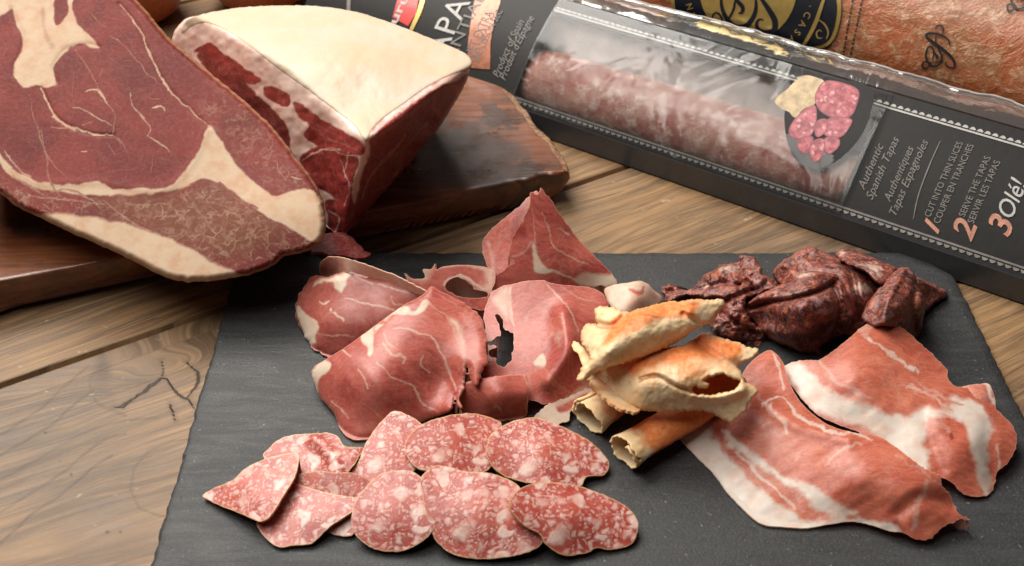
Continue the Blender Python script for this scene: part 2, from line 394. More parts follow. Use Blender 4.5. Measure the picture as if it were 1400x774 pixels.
def table_mat():
    m = MT('table_wood'); (ck, kn, gy), _ = m.attr('mask'); _, gv = m.attr('grain'); co = m.coord()
    def g(sx, sy):
        mp = m.n('ShaderNodeMapping'); m.put(mp.inputs[0], gv); mp.inputs['Scale'].default_value = (sx, sy, 7); return mp.outputs[0]
    r = m.noise(g(.55, .018), 1, 3, .5, .3); rr = m.math('FRACT', m.math('MULTIPLY', r, 9.0)); ring = m.math('POWER', rr, 3.0)
    fine = m.noise(g(9, .35), 1, 5, .7); mid = m.noise(g(1.6, .08), 1, 5, .6, .4); big = m.noise(co, .07, 3)
    col = m.mix(m.mr(big, .4, .6), (.36, .205, .092), (.25, .142, .066))
    col = m.mix(m.mr(mid, .35, .65, 0, .85), col, (.13, .078, .042))
    col = m.mix(m.math('MULTIPLY', ring, .8), col, (.12, .065, .035))
    col = m.mix(gy, col, m.mix(m.mr(mid, .3, .7), (.17, .125, .095), (.08, .06, .047)))
    col = m.mix(m.mr(fine, .45, .75, 0, .6), col, (.40, .27, .145))
    col = m.mix(m.mr(fine, .25, .42, .65, 0), col, (.12, .075, .045))
    col = m.mix(m.mr(m.noise(co, .9, 3), .66, .74, 0, .5), col, (.50, .40, .27))
    col = m.mix(m.math('MULTIPLY', kn, .85), col, (.055, .032, .02)); col = m.mix(ck, col, (.012, .008, .006))
    h = m.math('ADD', fine, m.math('MULTIPLY', mid, .8)); h = m.math('SUBTRACT', h, m.math('MULTIPLY', ck, 2))
    m.bsdf(col, m.mr(fine, .3, .7, .42, .62), m.bump(h, .05, .5), .4)
    return m.m
def board_mat():
    m = MT('dark_wood'); co = m.coord(); (st, br, _), _ = m.attr('mask')
    mp = m.n('ShaderNodeMapping'); m.put(mp.inputs[0], co); mp.inputs['Rotation'].default_value = (0, 0, -R(19)); mp.inputs['Scale'].default_value = (.10, 1.0, 1.0)
    mp2 = m.n('ShaderNodeMapping'); m.put(mp2.inputs[0], mp.outputs[0]); mp2.inputs['Scale'].default_value = (1.2, 5, 5)
    a = m.noise(mp.outputs[0], .8, 5, .6, 1.5); b = m.noise(mp2.outputs[0], 1, 5, .7)
    col = m.mix(m.mr(a, .35, .65), (.15, .044, .017), (.25, .088, .034)); col = m.mix(m.mr(b, .4, .7, 0, .6), col, (.07, .024, .012))
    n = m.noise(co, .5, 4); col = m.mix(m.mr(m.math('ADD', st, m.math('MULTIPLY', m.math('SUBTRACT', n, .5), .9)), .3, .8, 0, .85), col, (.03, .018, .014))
    bk = m.noise(co, 3, 5, .7); col = m.mix(m.mr(m.math('ADD', br, m.math('MULTIPLY', m.math('SUBTRACT', bk, .5), 1.0)), .4, .7), col, m.mix(m.mr(bk, .4, .6), (.42, .22, .10), (.12, .05, .025)))
    m.bsdf(col, m.mr(n, .3, .7, .25, .42), m.bump(m.math('ADD', b, m.math('MULTIPLY', m.math('MULTIPLY', bk, br), 3)), .04, .45), .55, coat=.3, coatr=.2)
    return m.m
def plain(name, col, rough=.5, spec=.5, coat=0, metal=0, bump=0, bs=3, var=.15, sss=0):
    m = MT(name); co = m.coord(); n = m.noise(co, bs, 4)
    c = m.mix(m.mr(n, .3, .7), col, tuple(v*(1-var) for v in col))
    m.bsdf(c, rough, m.bump(n, bump, .5) if bump else None, spec, sss, coat=coat, coatr=.12, metal=metal); return m.m
def film_mat(name, base=.12, haze=.05, rough=.1, wr=.15, scale=.5, hc=(.8, .8, .8)):
    m = MT(name); co = m.coord(); n = m.noise(co, scale, 3, .5, 1.2); nb = m.bump(n, wr, 1)
    tr = m.n('ShaderNodeBsdfTransparent'); gl = m.n('ShaderNodeBsdfGlossy'); gl.inputs['Roughness'].default_value = rough; m.put(gl.inputs['Normal'], nb)
    df = m.n('ShaderNodeBsdfDiffuse'); m.put(df.inputs[0], (*hc, 1))
    lw = m.n('ShaderNodeLayerWeight'); lw.inputs[0].default_value = .25; m.put(lw.inputs['Normal'], nb)
    f = m.math('ADD', m.math('MULTIPLY', lw.outputs['Fresnel'], .8), base, clamp=True)
    a = m.n('ShaderNodeMixShader'); a.inputs[0].default_value = haze; m.t.links.new(tr.outputs[0], a.inputs[1]); m.t.links.new(df.outputs[0], a.inputs[2])
    b = m.n('ShaderNodeMixShader'); m.put(b.inputs[0], f); m.t.links.new(a.outputs[0], b.inputs[1]); m.t.links.new(gl.outputs[0], b.inputs[2])
    m.t.links.new(b.outputs[0], m.out.inputs[0]); return m.m

M_HAM = meat_mat('ham_face', (.185, .027, .021), (.115, .016, .013), (.53, .385, .265), (.17, .055, .026), fibre=(.5,), vein=.12, rough=.55, fb=.3, ns=.25, coat=0, sss=.12, spec=.15, fatedge=((.60, .36, .18), .5, .35))
M_PORK = meat_mat('pork_face', (.32, .038, .032), (.20, .022, .02), (.88, .66, .57), (.10, .03, .03), fibre=(-.8,), vein=.25, rough=.35, fb=.5)
M_PRO = meat_mat('air_dried_ham', (.52, .13, .095), (.35, .055, .042), (.80, .61, .48), (.24, .04, .035), fibre=(.9,), vein=.22, fatedge=((.75, .50, .38), .18, .4), coat=.12, bs=.6, fb=.8, sss=.3, rough=.36, trans=.16, spec=.36)
M_COP = meat_mat('fatty_ham', (.58, .155, .09), (.45, .088, .052), (.86, .69, .60), (.30, .06, .04), fibre=(-.6,), vein=.18, fatedge=((.78, .55, .42), .18, .35), coat=.1, bs=.6, fb=.8, sss=.3, rough=.36, trans=.15, spec=.36)
M_SAL = salami_mat(); M_CHO = chorizo_mat(); M_CRI = crisp_mat(); M_SLATE = slate_mat(); M_TAB = table_mat(); M_BRD = board_mat()

# ------------------------------------------------------------------ the table: planks 19.5 cm wide
ang = R(32.4); du = np.array([math.cos(ang), math.sin(ang)]); dv = np.array([-math.sin(ang), math.cos(ang)])
P0 = np.array([-25.4, 46.8])
table = empty('table', (0, 60, 0)); tag(table, kind='structure')
crackA = cr(0, 380, 1.965, [(300, 352), (330, 345), (365, 315), (400, 300), (430, 272), (450, 275), (480, 310), (510, 330), (535, 365)])
crackB = cr(0, 380, 1.965, [(430, 272), (438, 250), (436, 225)])
crackC = cr(0, 380, 1.965, [(500, 325), (520, 300), (535, 280), (530, 250), (500, 225)])
crackD = cr(0, 380, 1.965, [(458, 335), (468, 385)])
crackE = cr(0, 380, 1.965, [(325, 608), (370, 595), (410, 590)]); crackF = cr(0, 380, 1.965, [(300, 478), (312, 525)])
ringP = cr(0, 380, 1.965, [(520, 430), (460, 440), (400, 465), (360, 510), (350, 570), (375, 620), (430, 640), (470, 640)])
def px_of(X, Y, Z=0):
    d = np.stack([X, Y, np.full_like(X, Z)-HC], -1); fw = d[..., 1]*cp-d[..., 2]*sp; upc = d[..., 1]*sp+d[..., 2]*cp
    return 700+FPX*d[..., 0]/fw, 387-FPX*upc/fw
for k in range(-2, 6):
    c0 = (k-1)*19.5+.15; c1 = k*19.5-.15
    fine = k in (0, 1); cs = np.concatenate([[0, .04], np.arange(.12, c1-c0-.12, .16 if fine else .6), [c1-c0-.04, c1-c0]])+c0
    ls = np.arange(-30 if k < 1 else -20, 95, .22 if fine else .8)
    if k == 0: ls = np.concatenate([np.arange(-8, 15, .06), np.arange(15, 80, .4)]); cs = np.concatenate([[0, .04], np.arange(.12, c1-c0-.12, .06), [c1-c0-.04, c1-c0]])+c0
    if k == 1: ls = np.arange(-15, 90, .3)
    C, L = np.meshgrid(cs, ls); X = P0[0]+C*dv[0]+L*du[0]; Y = P0[1]+C*dv[1]+L*du[1]
    dE = np.minimum(C-c0, c1-C); Z = -.14*np.clip(1-dE/.14, 0, 1)**2+.02*vnoise(C, L*.1, 1.2, 4)
    Z[:, [0, -1]] = -3
    px, py = px_of(X, np.maximum(Y, 12)); px = px.ravel(); py = py.ravel()
    cc = C.ravel(); ll = L.ravel()
    gx = cc+1.6*fbm(ll*.35, cc, 9, 5+k)
    lay = []
    kn = np.zeros_like(gx); ck = np.zeros_like(gx); gy = np.clip(.18+1.3*fbm(cc*1.5, ll*.5, 14, 9+k), 0, .9)
    if k == 0:
        for (kx, ky, s, A) in [((140), 505, 3.6, 2.2), (250, 505, 2.0, 2.2), (470, 690, 4, 2)]:
            q = U(kx, ky)[:2]-P0; kc, kl = q@dv, q@du; rr = ((cc-kc)**2+((ll-kl)*.45)**2)/s**2; gx += A*np.exp(-rr)*np.sign(cc-kc)*.5+A*np.exp(-rr)
        wx = px+4*fbm(px, py, 18, 3, 3); wy = py+4*fbm(px, py, 18, 8, 3)
        for pl, wd in ((crackA, 1.3), (crackB, 1.0), (crackC, 1.2), (crackD, .8)):
            d, t = segdist(wx, wy, pl); wv = wd*np.clip(.9+1.8*vnoise(px, py, 9, 4), .5, 1.6)*np.clip(8*np.minimum(t, 1-t)+.3, 0, 1); ck = np.maximum(ck, 1-sstep(wv*.4, wv*1.3, d)); kn = np.maximum(kn, .5*np.exp(-(d/5)**2))
        for sx, sy, sr in ((62, 592, 3), (96, 648, 3), (145, 728, 4), (163, 726, 3), (82, 632, 1.5)):
            kn = np.maximum(kn, 1-sstep(sr*.5, sr, np.hypot(wx-sx, wy-sy)))
        d, t = segdist(px, py, ringP); kn = np.maximum(kn, .45*(1-sstep(.8, 2.6, d)))
        kn = np.maximum(kn, .75*np.exp(-(((wx-140)/14)**2+((wy-500)/30)**2))); kn = np.maximum(kn, .35*np.exp(-(((wx-200)/40)**2+((wy-515)/20)**2)))
        gy = np.clip(gy+.65*np.exp(-((px-60)/170)**2-((py-620)/120)**2), 0, 1)
        for pl, a_ in (([(-40, 440), (60, 385), (140, 320), (200, 270), (235, 235)], .4), ([(-40, 500), (100, 420), (190, 350), (250, 300)], .45), ([(-40, 560), (90, 495), (200, 430), (310, 390), (420, 375)], .35), ([(-40, 655), (60, 590), (160, 530), (260, 445), (340, 420)], .5), ([(-40, 750), (90, 632), (180, 570), (250, 510), (300, 478)], .55), ([(300, 774), (380, 750), (470, 730)], .35), ([(260, 240), (240, 290), (270, 340), (340, 370)], .4), ([(250, 295), (290, 300), (350, 285), (420, 280)], .35)):
            d, t = segdist(px+5*fbm(px, py, 30, 2, 2), py, smooth_poly(cr(0, 380, 1.965, pl), False)); kn = np.maximum(kn, a_*(1-sstep(.6, 3.2, d))*(.6+.8*vnoise(px, py, 20, 6)+.4))
        P = smooth_poly(cr(0, 380, 1.965, [(440, 225), (480, 222), (515, 250), (530, 285), (505, 320), (480, 300), (445, 268)])); a = inside(wx, wy, P); kn[a] *= .2; gy[a] = .1
    nr, nc = C.shape; I = np.arange(nr*nc).reshape(nr, nc)
    F = np.stack([I[:-1, :-1], I[:-1, 1:], I[1:, 1:], I[1:, :-1]], -1).reshape(-1, 4)
    if np.cross(np.append(dv, 0), np.append(du, 0))[2] < 0: F = F[:, ::-1]
    mesh_obj('plank', np.stack([X.ravel(), Y.ravel(), Z.ravel()], 1), F, M_TAB, table, {'mask': np.stack([ck, kn, gy], 1), 'grain': np.stack([gx, ll, np.full_like(gx, k*3.3)], 1)})

M_BLOCKER = plain('dark_gap_blocker', (.02, .013, .008), .8)
blocker = [P0+dv*a+du*b for a, b in ((-60, -35), (100, -35), (100, 96), (-60, 96))]
mesh_obj('gap_blocker', [(p_[0], p_[1], z_) for z_ in (-1.6, -2.9) for p_ in blocker], [(0, 1, 2, 3), (7, 6, 5, 4), (0, 4, 5, 1), (1, 5, 6, 2), (2, 6, 7, 3), (3, 7, 4, 0)], M_BLOCKER, table, smooth=False)  # added unseen slab, keeps light from below out of the plank gaps
# ------------------------------------------------------------------ slate board
def slate():
    c = [(-15.3, 57.3), (22.6, 57.3), (24.3, 55.2), (24.6, 26.5), (-15.0, 26.5)]
    P = []
    for i in range(len(c)):
        a, b = np.array(c[i]), np.array(c[(i+1) % len(c)]); n = int(np.hypot(*(b-a))/.15)+1
        for k in range(n): P.append(a+(b-a)*k/n)
    P = np.array(P); t = np.roll(P, -1, 0)-np.roll(P, 1, 0); n = np.stack([-t[:, 1], t[:, 0]], 1)/np.hypot(*t.T)[:, None]
    s = np.arange(len(P)); o = .05*fbm(s, s*0, 14, 3)+.07*fbm(s, s*0, 3, 5)
    rings = []
    for off, z in ((-.45, .6), (-.12, .585), (.02, .53), (.10, .38), (.03, .16), (-.1, .02)):
        rr = P+n*(off*np.sign(1)+o*(1.2 if z < .6 else 0)+.06*fbm(s, s*0+z*30, 4, int(z*50)))[:, None]; rings.append(np.c_[rr, np.full(len(P), z)])
    m = len(P); V = np.concatenate(rings); F = []
    for r_ in range(5):
        for i in range(m): j = (i+1) % m; F.append((r_*m+i, r_*m+j, (r_+1)*m+j, (r_+1)*m+i))
    for r_, z_, fl in ((0, .6, 1), (5, .02, -1)):
        xx, yy, q = grid_poly([rings[r_][:, :2]*10], 6); F += (q[:, ::-fl]+len(V)).tolist(); V = np.concatenate([V, np.c_[xx/10, yy/10, np.full(len(xx), z_)]])
    F = [tuple(dict.fromkeys(f)) for f in F]; F = [f for f in F if len(f) > 2]
    ob = mesh_obj('slate_board', V, F, M_SLATE)
    import bmesh
    bm = bmesh.new(); bm.from_mesh(ob.data); bmesh.ops.remove_doubles(bm, verts=bm.verts, dist=1e-6); bmesh.ops.recalc_face_normals(bm, faces=bm.faces); bm.to_mesh(ob.data); bm.free()
    tag(ob, 'dark grey rectangular slate board carrying the sliced meats', 'slate board')
slate()

# ------------------------------------------------------------------ wooden serving board
def serving_board():
    top = 2.4
    o = [(-120, 411), (0, 389), (200, 350), (400, 312), (600, 273), (740, 245), (772, 238), (777, 232), (771, 216), (752, 190), (733, 170), (714, 146), (694, 121), (676, 103), (660, 96), (640, 94), (560, 105), (400, 135), (200, 170), (0, 200), (-120, 222)]
    P = smooth_poly(o); x = P[:, 0]; bark = np.exp(-((x-735)/45)**2)
    t = np.roll(P, -1, 0)-np.roll(P, 1, 0); n = np.stack([t[:, 1], -t[:, 0]], 1)/np.hypot(*t.T)[:, None]
    P = P+n*(2.2*bark*2*vnoise(P[:, 0], P[:, 1], 9, 3))[:, None]
    xx, yy, q = grid_poly([P], 2.2); d, _ = segdist(xx, yy, P, True)
    z = top-.25*np.clip(1-d/9, 0, 1)**2+.03*fbm(xx, yy, 60, 2)-.25*np.exp(-((xx-650)/70)**2-((yy-200)/50)**2)
    V = U(xx, yy, z); e = boundary(q); N = len(xx); c = V.mean(0)
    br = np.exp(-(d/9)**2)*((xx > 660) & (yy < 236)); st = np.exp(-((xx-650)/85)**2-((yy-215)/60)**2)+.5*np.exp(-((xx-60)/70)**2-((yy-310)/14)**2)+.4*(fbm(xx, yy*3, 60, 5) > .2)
    L = [V]
    for zz, ins in ((1.7, .10), (.9, -.35), (.3, -.9)):
        B = V.copy(); dirv = c-V; dirv[:, 2] = 0; dirv /= np.linalg.norm(dirv, axis=1)[:, None]+1e-9
        B = V-dirv*ins; B[:, 2] = zz; L.append(B)
    VV = np.concatenate(L); F = [q]
    for k in range(3): F.append(np.stack([e[:, 1]+k*N, e[:, 0]+k*N, e[:, 0]+(k+1)*N, e[:, 1]+(k+1)*N], 1))
    F.append(q[:, ::-1]+3*N); F = np.concatenate(F)
    used = np.unique(F); mp = -np.ones(len(VV), int); mp[used] = np.arange(len(used)); F = mp[F]
    M = np.tile(np.stack([st, br, br*0], 1), (4, 1))[used]
    F = [tuple(dict.fromkeys(f)) for f in F.tolist()]; F = [f for f in F if len(f) > 2]
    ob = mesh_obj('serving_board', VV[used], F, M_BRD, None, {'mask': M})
    tag(ob, 'dark reddish wooden board with rough raw edge under the ham and pork pieces', 'serving board')
serving_board()

# ------------------------------------------------------------------ clay bowls at the back
M_CLAY = plain('terracotta', (.55, .13, .04), .4, .5, .2, bump=.02, var=.3)
def clay_bowl(px, py, r, hgt, label):
    c = U(px, py, 0); prof = [(0, .0), (r*.55, .0), (r*.78, hgt*.10), (r*.95, hgt*.35), (r, hgt*.62), (r*.93, hgt*.92), (r*.96, hgt), (r*.90, hgt*.99), (r*.86, hgt*.85), (r*.9, hgt*.5), (r*.7, hgt*.15), (0, hgt*.1)]
    n = 64; V = []; F = []
    for a, b in prof:
        for k in range(n): V.append((c[0]+a*math.cos(2*math.pi*k/n), c[1]+a*math.sin(2*math.pi*k/n), b+.003))
    for i in range(len(prof)-1):
        for k in range(n): j = (k+1) % n; F.append((i*n+k, i*n+j, (i+1)*n+j, (i+1)*n+k))
    o = mesh_obj('clay_bowl', V, F, M_CLAY); tag(o, label, 'bowl', 'clay bowls behind the meat')
clay_bowl(178, 22, 5.0, 8, 'glazed terracotta bowl behind the big ham piece at the left')
clay_bowl(360, 2, 4.4, 7, 'glazed terracotta bowl behind the cream rind of the pork piece')

# ------------------------------------------------------------------ pork piece with rind
A_ = U(500, 196, 9.0); B_ = U(468, 322, 2.5); D_ = U(270, 22, 9.6); C_ = U(642, 92, 9.5)
def zplane(P, Q, S):
    n = np.cross(Q-P, S-P)
    return lambda x, y: onplane(x, y, P, n)[..., 2]
zL = zplane(A_, B_, D_); zR = zplane(A_, B_, C_)
def pork_h(x, y):
    a = zL(x, y)+.25*fbm(x, y, 50, 3); b = zR(x, y)+.25*fbm(x, y, 45, 6); t = 9.5+.8*np.exp(-((x-430)/130)**2-((y-75)/55)**2)-.3*sstep(60, 190, y)+.05*fbm(x, y, 40, 9)
    S = np.stack([a, b, t]); k = .16
    a_ = np.where(a < -5, 50, a); S = np.stack([np.where((S[0] < -2), 30, S[0]), np.where((S[1] < -2), 30, S[1]), t])
    m = S.min(0); return m-k*np.log(np.exp(-(S-m)/k).sum(0))
cE = lambda p: cr(230, 0, 2.15, p)
rindP = cE([(-10, 110), (20, 60), (60, 35), (200, 5), (400, 0), (600, 45), (780, 110), (905, 175), (890, 205), (840, 218), (770, 250), (700, 300), (640, 340), (600, 375), (590, 418), (570, 422), (530, 395), (480, 350), (430, 310), (380, 265), (300, 215), (200, 160), (130, 110), (80, 85), (30, 100), (0, 125)])
pork_l = [(0, 'p', cE([(-40, -20), (600, -20), (590, 425), (575, 500), (530, 660), (490, 710), (300, 650), (0, 300)]), 1.0, 3, 3)]
for P in ([(78, 150), (105, 128), (135, 132), (200, 183), (272, 232), (262, 246), (220, 238), (150, 198), (105, 165)],
          [(280, 258), (300, 250), (330, 262), (357, 290), (350, 314), (325, 306), (290, 285)],
          [(362, 305), (395, 312), (450, 350), (500, 378), (570, 425), (566, 460), (500, 442), (430, 420), (402, 398), (412, 372), (385, 345)],
          [(85, 165), (130, 175), (200, 215), (260, 280), (320, 330), (352, 380), (360, 440), (340, 430), (300, 390), (230, 320), (120, 220)],
          [(388, 478), (405, 448), (450, 432), (520, 446), (562, 470), (548, 530), (535, 600), (500, 585), (450, 560), (412, 530)],
          [(463, 592), (505, 588), (540, 580), (540, 640), (510, 700), (480, 695), (470, 650)]):
    pork_l.append((0, 'p', cE(P), 0.0, 3, 2))
pork_l += [(1, 'p', cE([(85, 165), (130, 175), (200, 215), (260, 280), (320, 330), (352, 380), (360, 440), (300, 400), (230, 320)]), .55, 3, 8),
           (0, 'l', cE([(395, 470), (450, 440), (530, 455), (570, 470)]), .8, 2, 1.5), (0, 'l', cE([(500, 470), (520, 510), (530, 560), (520, 600)]), .7, 1.5, 1.2),
           (0, 'l', cE([(530, 450), (520, 500), (545, 560)]), .7, 1.2, 1), (0, 'l', cE([(470, 620), (500, 640), (490, 690)]), .7, 2, 2),
           (0, 'l', cE([(440, 395), (500, 420), (560, 440)]), .5, 1.5, 1), (0, 'l', cE([(430, 360), (500, 400), (540, 430)]), .5, 1.2, 1),
           (0, 'l', cE([(595, 400), (640, 350), (700, 305), (780, 255), (890, 205)]), .75, 9, 6), (0, 'l', cE([(570, 590), (610, 500), (680, 420), (700, 400)]), .45, 3, 3),
           (0, 'l', cE([(600, 560), (650, 540), (690, 470)]), .35, 3, 3), (0, 'l', cE([(620, 470), (690, 440), (760, 360)]), .35, 3, 3), (1, 'p', cE([(600, 500), (900, 180), (900, 300), (560, 720)]), .35, 3, 20)]  # last layer puts the right face's shade into the colour
pork = empty('cured_pork_piece', U(430, 240, 2.5)); tag(pork, 'thick wedge of cured pork topped with smooth cream fat rind on the wooden board', 'meat')
def pork_mat():
    # the pork material with a cream rind: rind mask in channel z of the mask attribute
    m = M_PORK.copy(); return m
rind_mat = MT('cream_rind'); co = rind_mat.coord(); nn = rind_mat.noise(co, .35, 4); n5 = rind_mat.noise(co, 6, 4)
rind_mat.bsdf(rind_mat.mix(rind_mat.mr(nn, .35, .65), (.55, .46, .355), (.56, .43, .29)), rind_mat.mr(n5, .3, .7, .5, .62), rind_mat.bump(rind_mat.math('ADD', nn, rind_mat.math('MULTIPLY', n5, .15)), .1, .5), .4, .4, (1, .7, .4), .004, .1)
po = cE([(15, 100), (40, 65), (75, 48), (200, 24), (320, 17), (430, 18), (540, 33), (640, 62), (760, 108), (850, 145), (882, 165), (890, 185), (878, 235), (850, 290), (800, 370), (740, 440), (700, 490), (620, 580), (560, 650), (520, 690), (490, 700), (450, 690), (380, 600), (200, 400), (60, 230), (15, 140)])
body = sheet('meat', po, pork_h, M_PORK, base=0, zmin=2.4, step=1.7, mode='solid', shrink=.55, layers=pork_l, jag=.5, rnd=5, rdrop=.5, parent=pork, seed=4)
def fix_bottom(ob, z):          # lifts the closing underside of a solid piece onto the board
    n = len(ob.data.vertices)//2; co_ = np.empty(n*2*3); ob.data.vertices.foreach_get('co', co_); co_ = co_.reshape(-1, 3)
    off = np.array(ob.parent.location if ob.parent else ob.location)
    wz = (co_[n:]+off)/CM; x, y = px_of(wz[:, 0], wz[:, 1], 0.0); d = U(x, y, z); co_[n:] = d*CM-off
    ob.data.vertices.foreach_set('co', co_.ravel()); ob.data.update()
fix_bottom(body, 2.42)
sheet('rind', cE([(38, 98), (45, 75), (75, 50), (200, 24), (320, 17), (430, 18), (540, 33), (640, 62), (760, 108), (850, 145), (882, 165), (892, 185), (885, 203), (840, 216), (770, 250), (700, 300), (640, 342), (602, 378), (586, 415), (572, 408), (540, 364), (480, 318), (400, 257), (320, 200), (250, 145), (180, 95), (115, 68), (70, 78), (50, 95)]),
      lambda x, y: pork_h(x, y)+.03, rind_mat.m, base=0, zmin=3, step=1.6, mode='flat', rnd=5, rdrop=.035, jag=.35, parent=pork, skirt=False, seed=8)
sheet('loose_flap', [(432, 322), (450, 318), (472, 318), (487, 330), (498, 342), (507, 347), (495, 352), (470, 350), (440, 345), (425, 343)],
      [(430, 330, 3), (507, 348, 1.9), (470, 322, 2.6), (460, 348, 2.6)], M_PORK, base=0, zmin=1, thick=.2, parent=pork, layers=[(1, 'p', [(420, 320), (510, 320), (510, 355), (420, 350)], .4, 3, 5)], skirt=False, mbase=(.12, .2, .3))

# ------------------------------------------------------------------ ham piece
cA = lambda p: cr(0, 0, 1.8433, p); cB = lambda p: cr(0, 0, 3.871, p); cC = lambda p: cr(0, 180, 3.517, p); cD = lambda p: cr(220, 180, 3.517, p)
ham_o = cA([(-120, -60), (120, -75), (280, -60), (345, 0), (400, 65), (440, 108), (500, 158), (560, 208), (640, 275), (700, 335), (745, 395), (785, 445), (812, 500), (822, 560), (815, 600), (790, 625), (760, 637), (715, 648), (690, 668), (630, 692), (560, 704), (480, 711), (420, 700), (350, 665), (250, 618), (170, 583), (100, 548), (40, 520), (0, 488), (-120, 430)])
def ham_lay():
    L = []
    # heavy marbling of the lower muscle
    low = cA([(-40, 430), (60, 480), (150, 495), (250, 503), (350, 503), (440, 490), (520, 462), (570, 480), (640, 530), (700, 565), (770, 600), (800, 610), (740, 650), (640, 690), (560, 672), (500, 640), (430, 608), (340, 570), (250, 552), (150, 545), (40, 520), (-40, 480)])
    L.append((2, 'p', low, .75, 3, 6)); L.append((1, 'p', cA([(250, 500), (440, 490), (540, 470), (700, 570), (620, 640), (500, 630), (340, 560)]), .75, 3, 14)); L.append((1, 'p', low, .45, 3, 10)) if False else None
    L.append((2, 'p', cA([(560, 220), (640, 285), (740, 400), (790, 470), (700, 500), (620, 420), (560, 350), (500, 280)]), .55, 3, 14))
    fatband = cA([(-40, 345), (0, 392), (35, 425), (90, 455), (150, 466), (200, 462), (245, 455), (290, 478), (350, 475), (400, 476), (440, 460), (478, 415), (505, 370), (522, 325), (535, 322), (560, 360), (600, 420), (650, 470), (700, 492), (760, 475), (800, 490), (822, 560), (812, 605), (780, 605), (730, 575), (680, 550), (620, 510), (560, 465), (510, 452), (470, 470), (400, 486), (300, 492), (220, 490), (160, 486), (90, 472), (30, 445), (0, 412), (-40, 370)])
    L.append((0, 'p', fatband, 1.0, 3, 2.5))
    L.append((0, 'p', cA([(-40, 490), (20, 530), (80, 540), (160, 540), (250, 552), (330, 568), (420, 602), (480, 628), (540, 662), (600, 690), (640, 720), (300, 720), (-40, 560)]), 1.0, 3, 4))
    L.append((0, 'p', cB([(-80, 130), (10, 85), (60, 48), (92, 130), (120, 200), (112, 270), (80, 345), (75, 400), (130, 460), (190, 448), (240, 465), (300, 440), (292, 400), (288, 355), (312, 305), (352, 262), (400, 237), (460, 238), (522, 248), (485, 192), (432, 150), (398, 112), (385, 30), (380, -60), (330, -80), (360, 40), (338, 110), (300, 130), (285, 60), (282, -60), (200, -120), (-80, -120)]), 1.0, 3, 2))
    L.append((1, 'l', cB([(195, 50), (215, 140), (250, 230), (275, 300)]), .9, 4, 5)); L.append((1, 'p', cB([(190, 400), (250, 400), (270, 430), (210, 445)]), .8, 3, 5))
    L.append((0, 'p', cB([(205, 60), (245, 40), (240, 130), (265, 200), (300, 240), (270, 262), (235, 200)]), .55, 3, 4))
    def l(P, w_, v=.9, so=1.2, c=cB): L.append((0, 'l', c(P), v, w_, so))
    l([(300, 10), (345, 65), (385, 155), (430, 228), (490, 288), (528, 322)], 3.2, .85, c=cA)
    l([(395, 265), (460, 350), (510, 440), (560, 540), (605, 610), (600, 715)], 1.8, .6); l([(220, 465), (260, 560), (300, 625), (380, 675), (480, 708), (600, 718)], 3.6, .95)
    l([(275, 620), (330, 650), (400, 690)], 3.5, .8); l([(270, 670), (330, 680), (390, 690)], 2.5, .55); l([(380, 568), (440, 578), (520, 628), (592, 667)], 2.2, .8)
    l([(455, 490), (515, 480), (560, 545)], 3.2, .85); l([(580, 185), (650, 232), (740, 342), (860, 462)], 1.4, .55); l([(690, 490), (712, 572), (795, 665), (785, 725)], 2, .7)
    l([(780, 715), (860, 765), (900, 800)], 2.2, .8); l([(805, 572), (850, 565), (875, 592)], 3.2, .95); l([(785, 520), (850, 520)], 1.2, .5); l([(155, 500), (178, 620), (222, 750)], 1.6, .5)
    l([(480, 65), (520, 120), (560, 135)], 1.6, .5); l([(520, 410), (545, 370)], 1.2, .5); l([(590, 540), (650, 575)], 1.3, .45); l([(600, 720), (640, 770)], 1.5, .5)
    l([(640, 150), (720, 290), (660, 330)], 1.2, .4); l([(385, 400), (390, 560)], 1.2, .4); l([(560, 250), (610, 340), (650, 440)], 1.2, .35); l([(440, 665), (490, 640)], 1.2, .5)
    l([(185, 15), (215, 90), (250, 150), (320, 230)], 1.4, .55, c=cC); l([(390, 95), (422, 98)], 2.2, .9, c=cC); l([(510, 55), (560, 120)], 1.4, .5, c=cC); l([(570, 30), (612, 98)], 1.5, .6, c=cC)
    l([(460, 215), (560, 185), (720, 170)], 1.6, .35, c=cC); l([(735, 100), (728, 200)], 1.5, .45, c=cC); l([(20, 90), (70, 160), (150, 220)], 3, .7, c=cC); l([(200, 0), (250, 260), (330, 325)], 2, .5, c=cC)
    for a in ([(130, 300), (240, 320), (380, 330), (500, 350)], [(60, 210), (150, 270), (210, 300)], [(250, 290), (330, 285), (420, 320), (480, 370)], [(500, 330), (560, 380), (620, 430), (720, 480)]): l(a, 2.6, .55, 2, c=cC)
    for a in ([(150, 255), (180, 330), (290, 350), (400, 385), (480, 460)], [(120, 290), (200, 400), (250, 480), (340, 560)], [(200, 330), (320, 430), (420, 520), (470, 590)], [(280, 250), (360, 320), (460, 370)], [(20, 330), (100, 420), (160, 520)], [(500, 440), (560, 500), (640, 560)], [(100, 470), (220, 520), (330, 600)]): l(a, 2.4, .32, 3, c=cD)
    l([(560, 140), (575, 200), (600, 240)], 2, .6, c=cD); l([(630, 210), (670, 225)], 2.5, .8, c=cD)
    return [x for x in L if x]
hamz = zplane(U(290, 385, 3.6), U(445, 310, 5.0), U(235, 60, 10.3))
def ham_h(x, y): return hamz(x, y)+.30*np.exp(-((x-380)/90)**2-((y-300)/60)**2)+.06*fbm(x, y, 110, 2, 2)
ham = empty('ham_piece', U(150, 300, 2.4)); tag(ham, 'large cut ham piece with broad dark red face and white seams, at the left', 'meat')
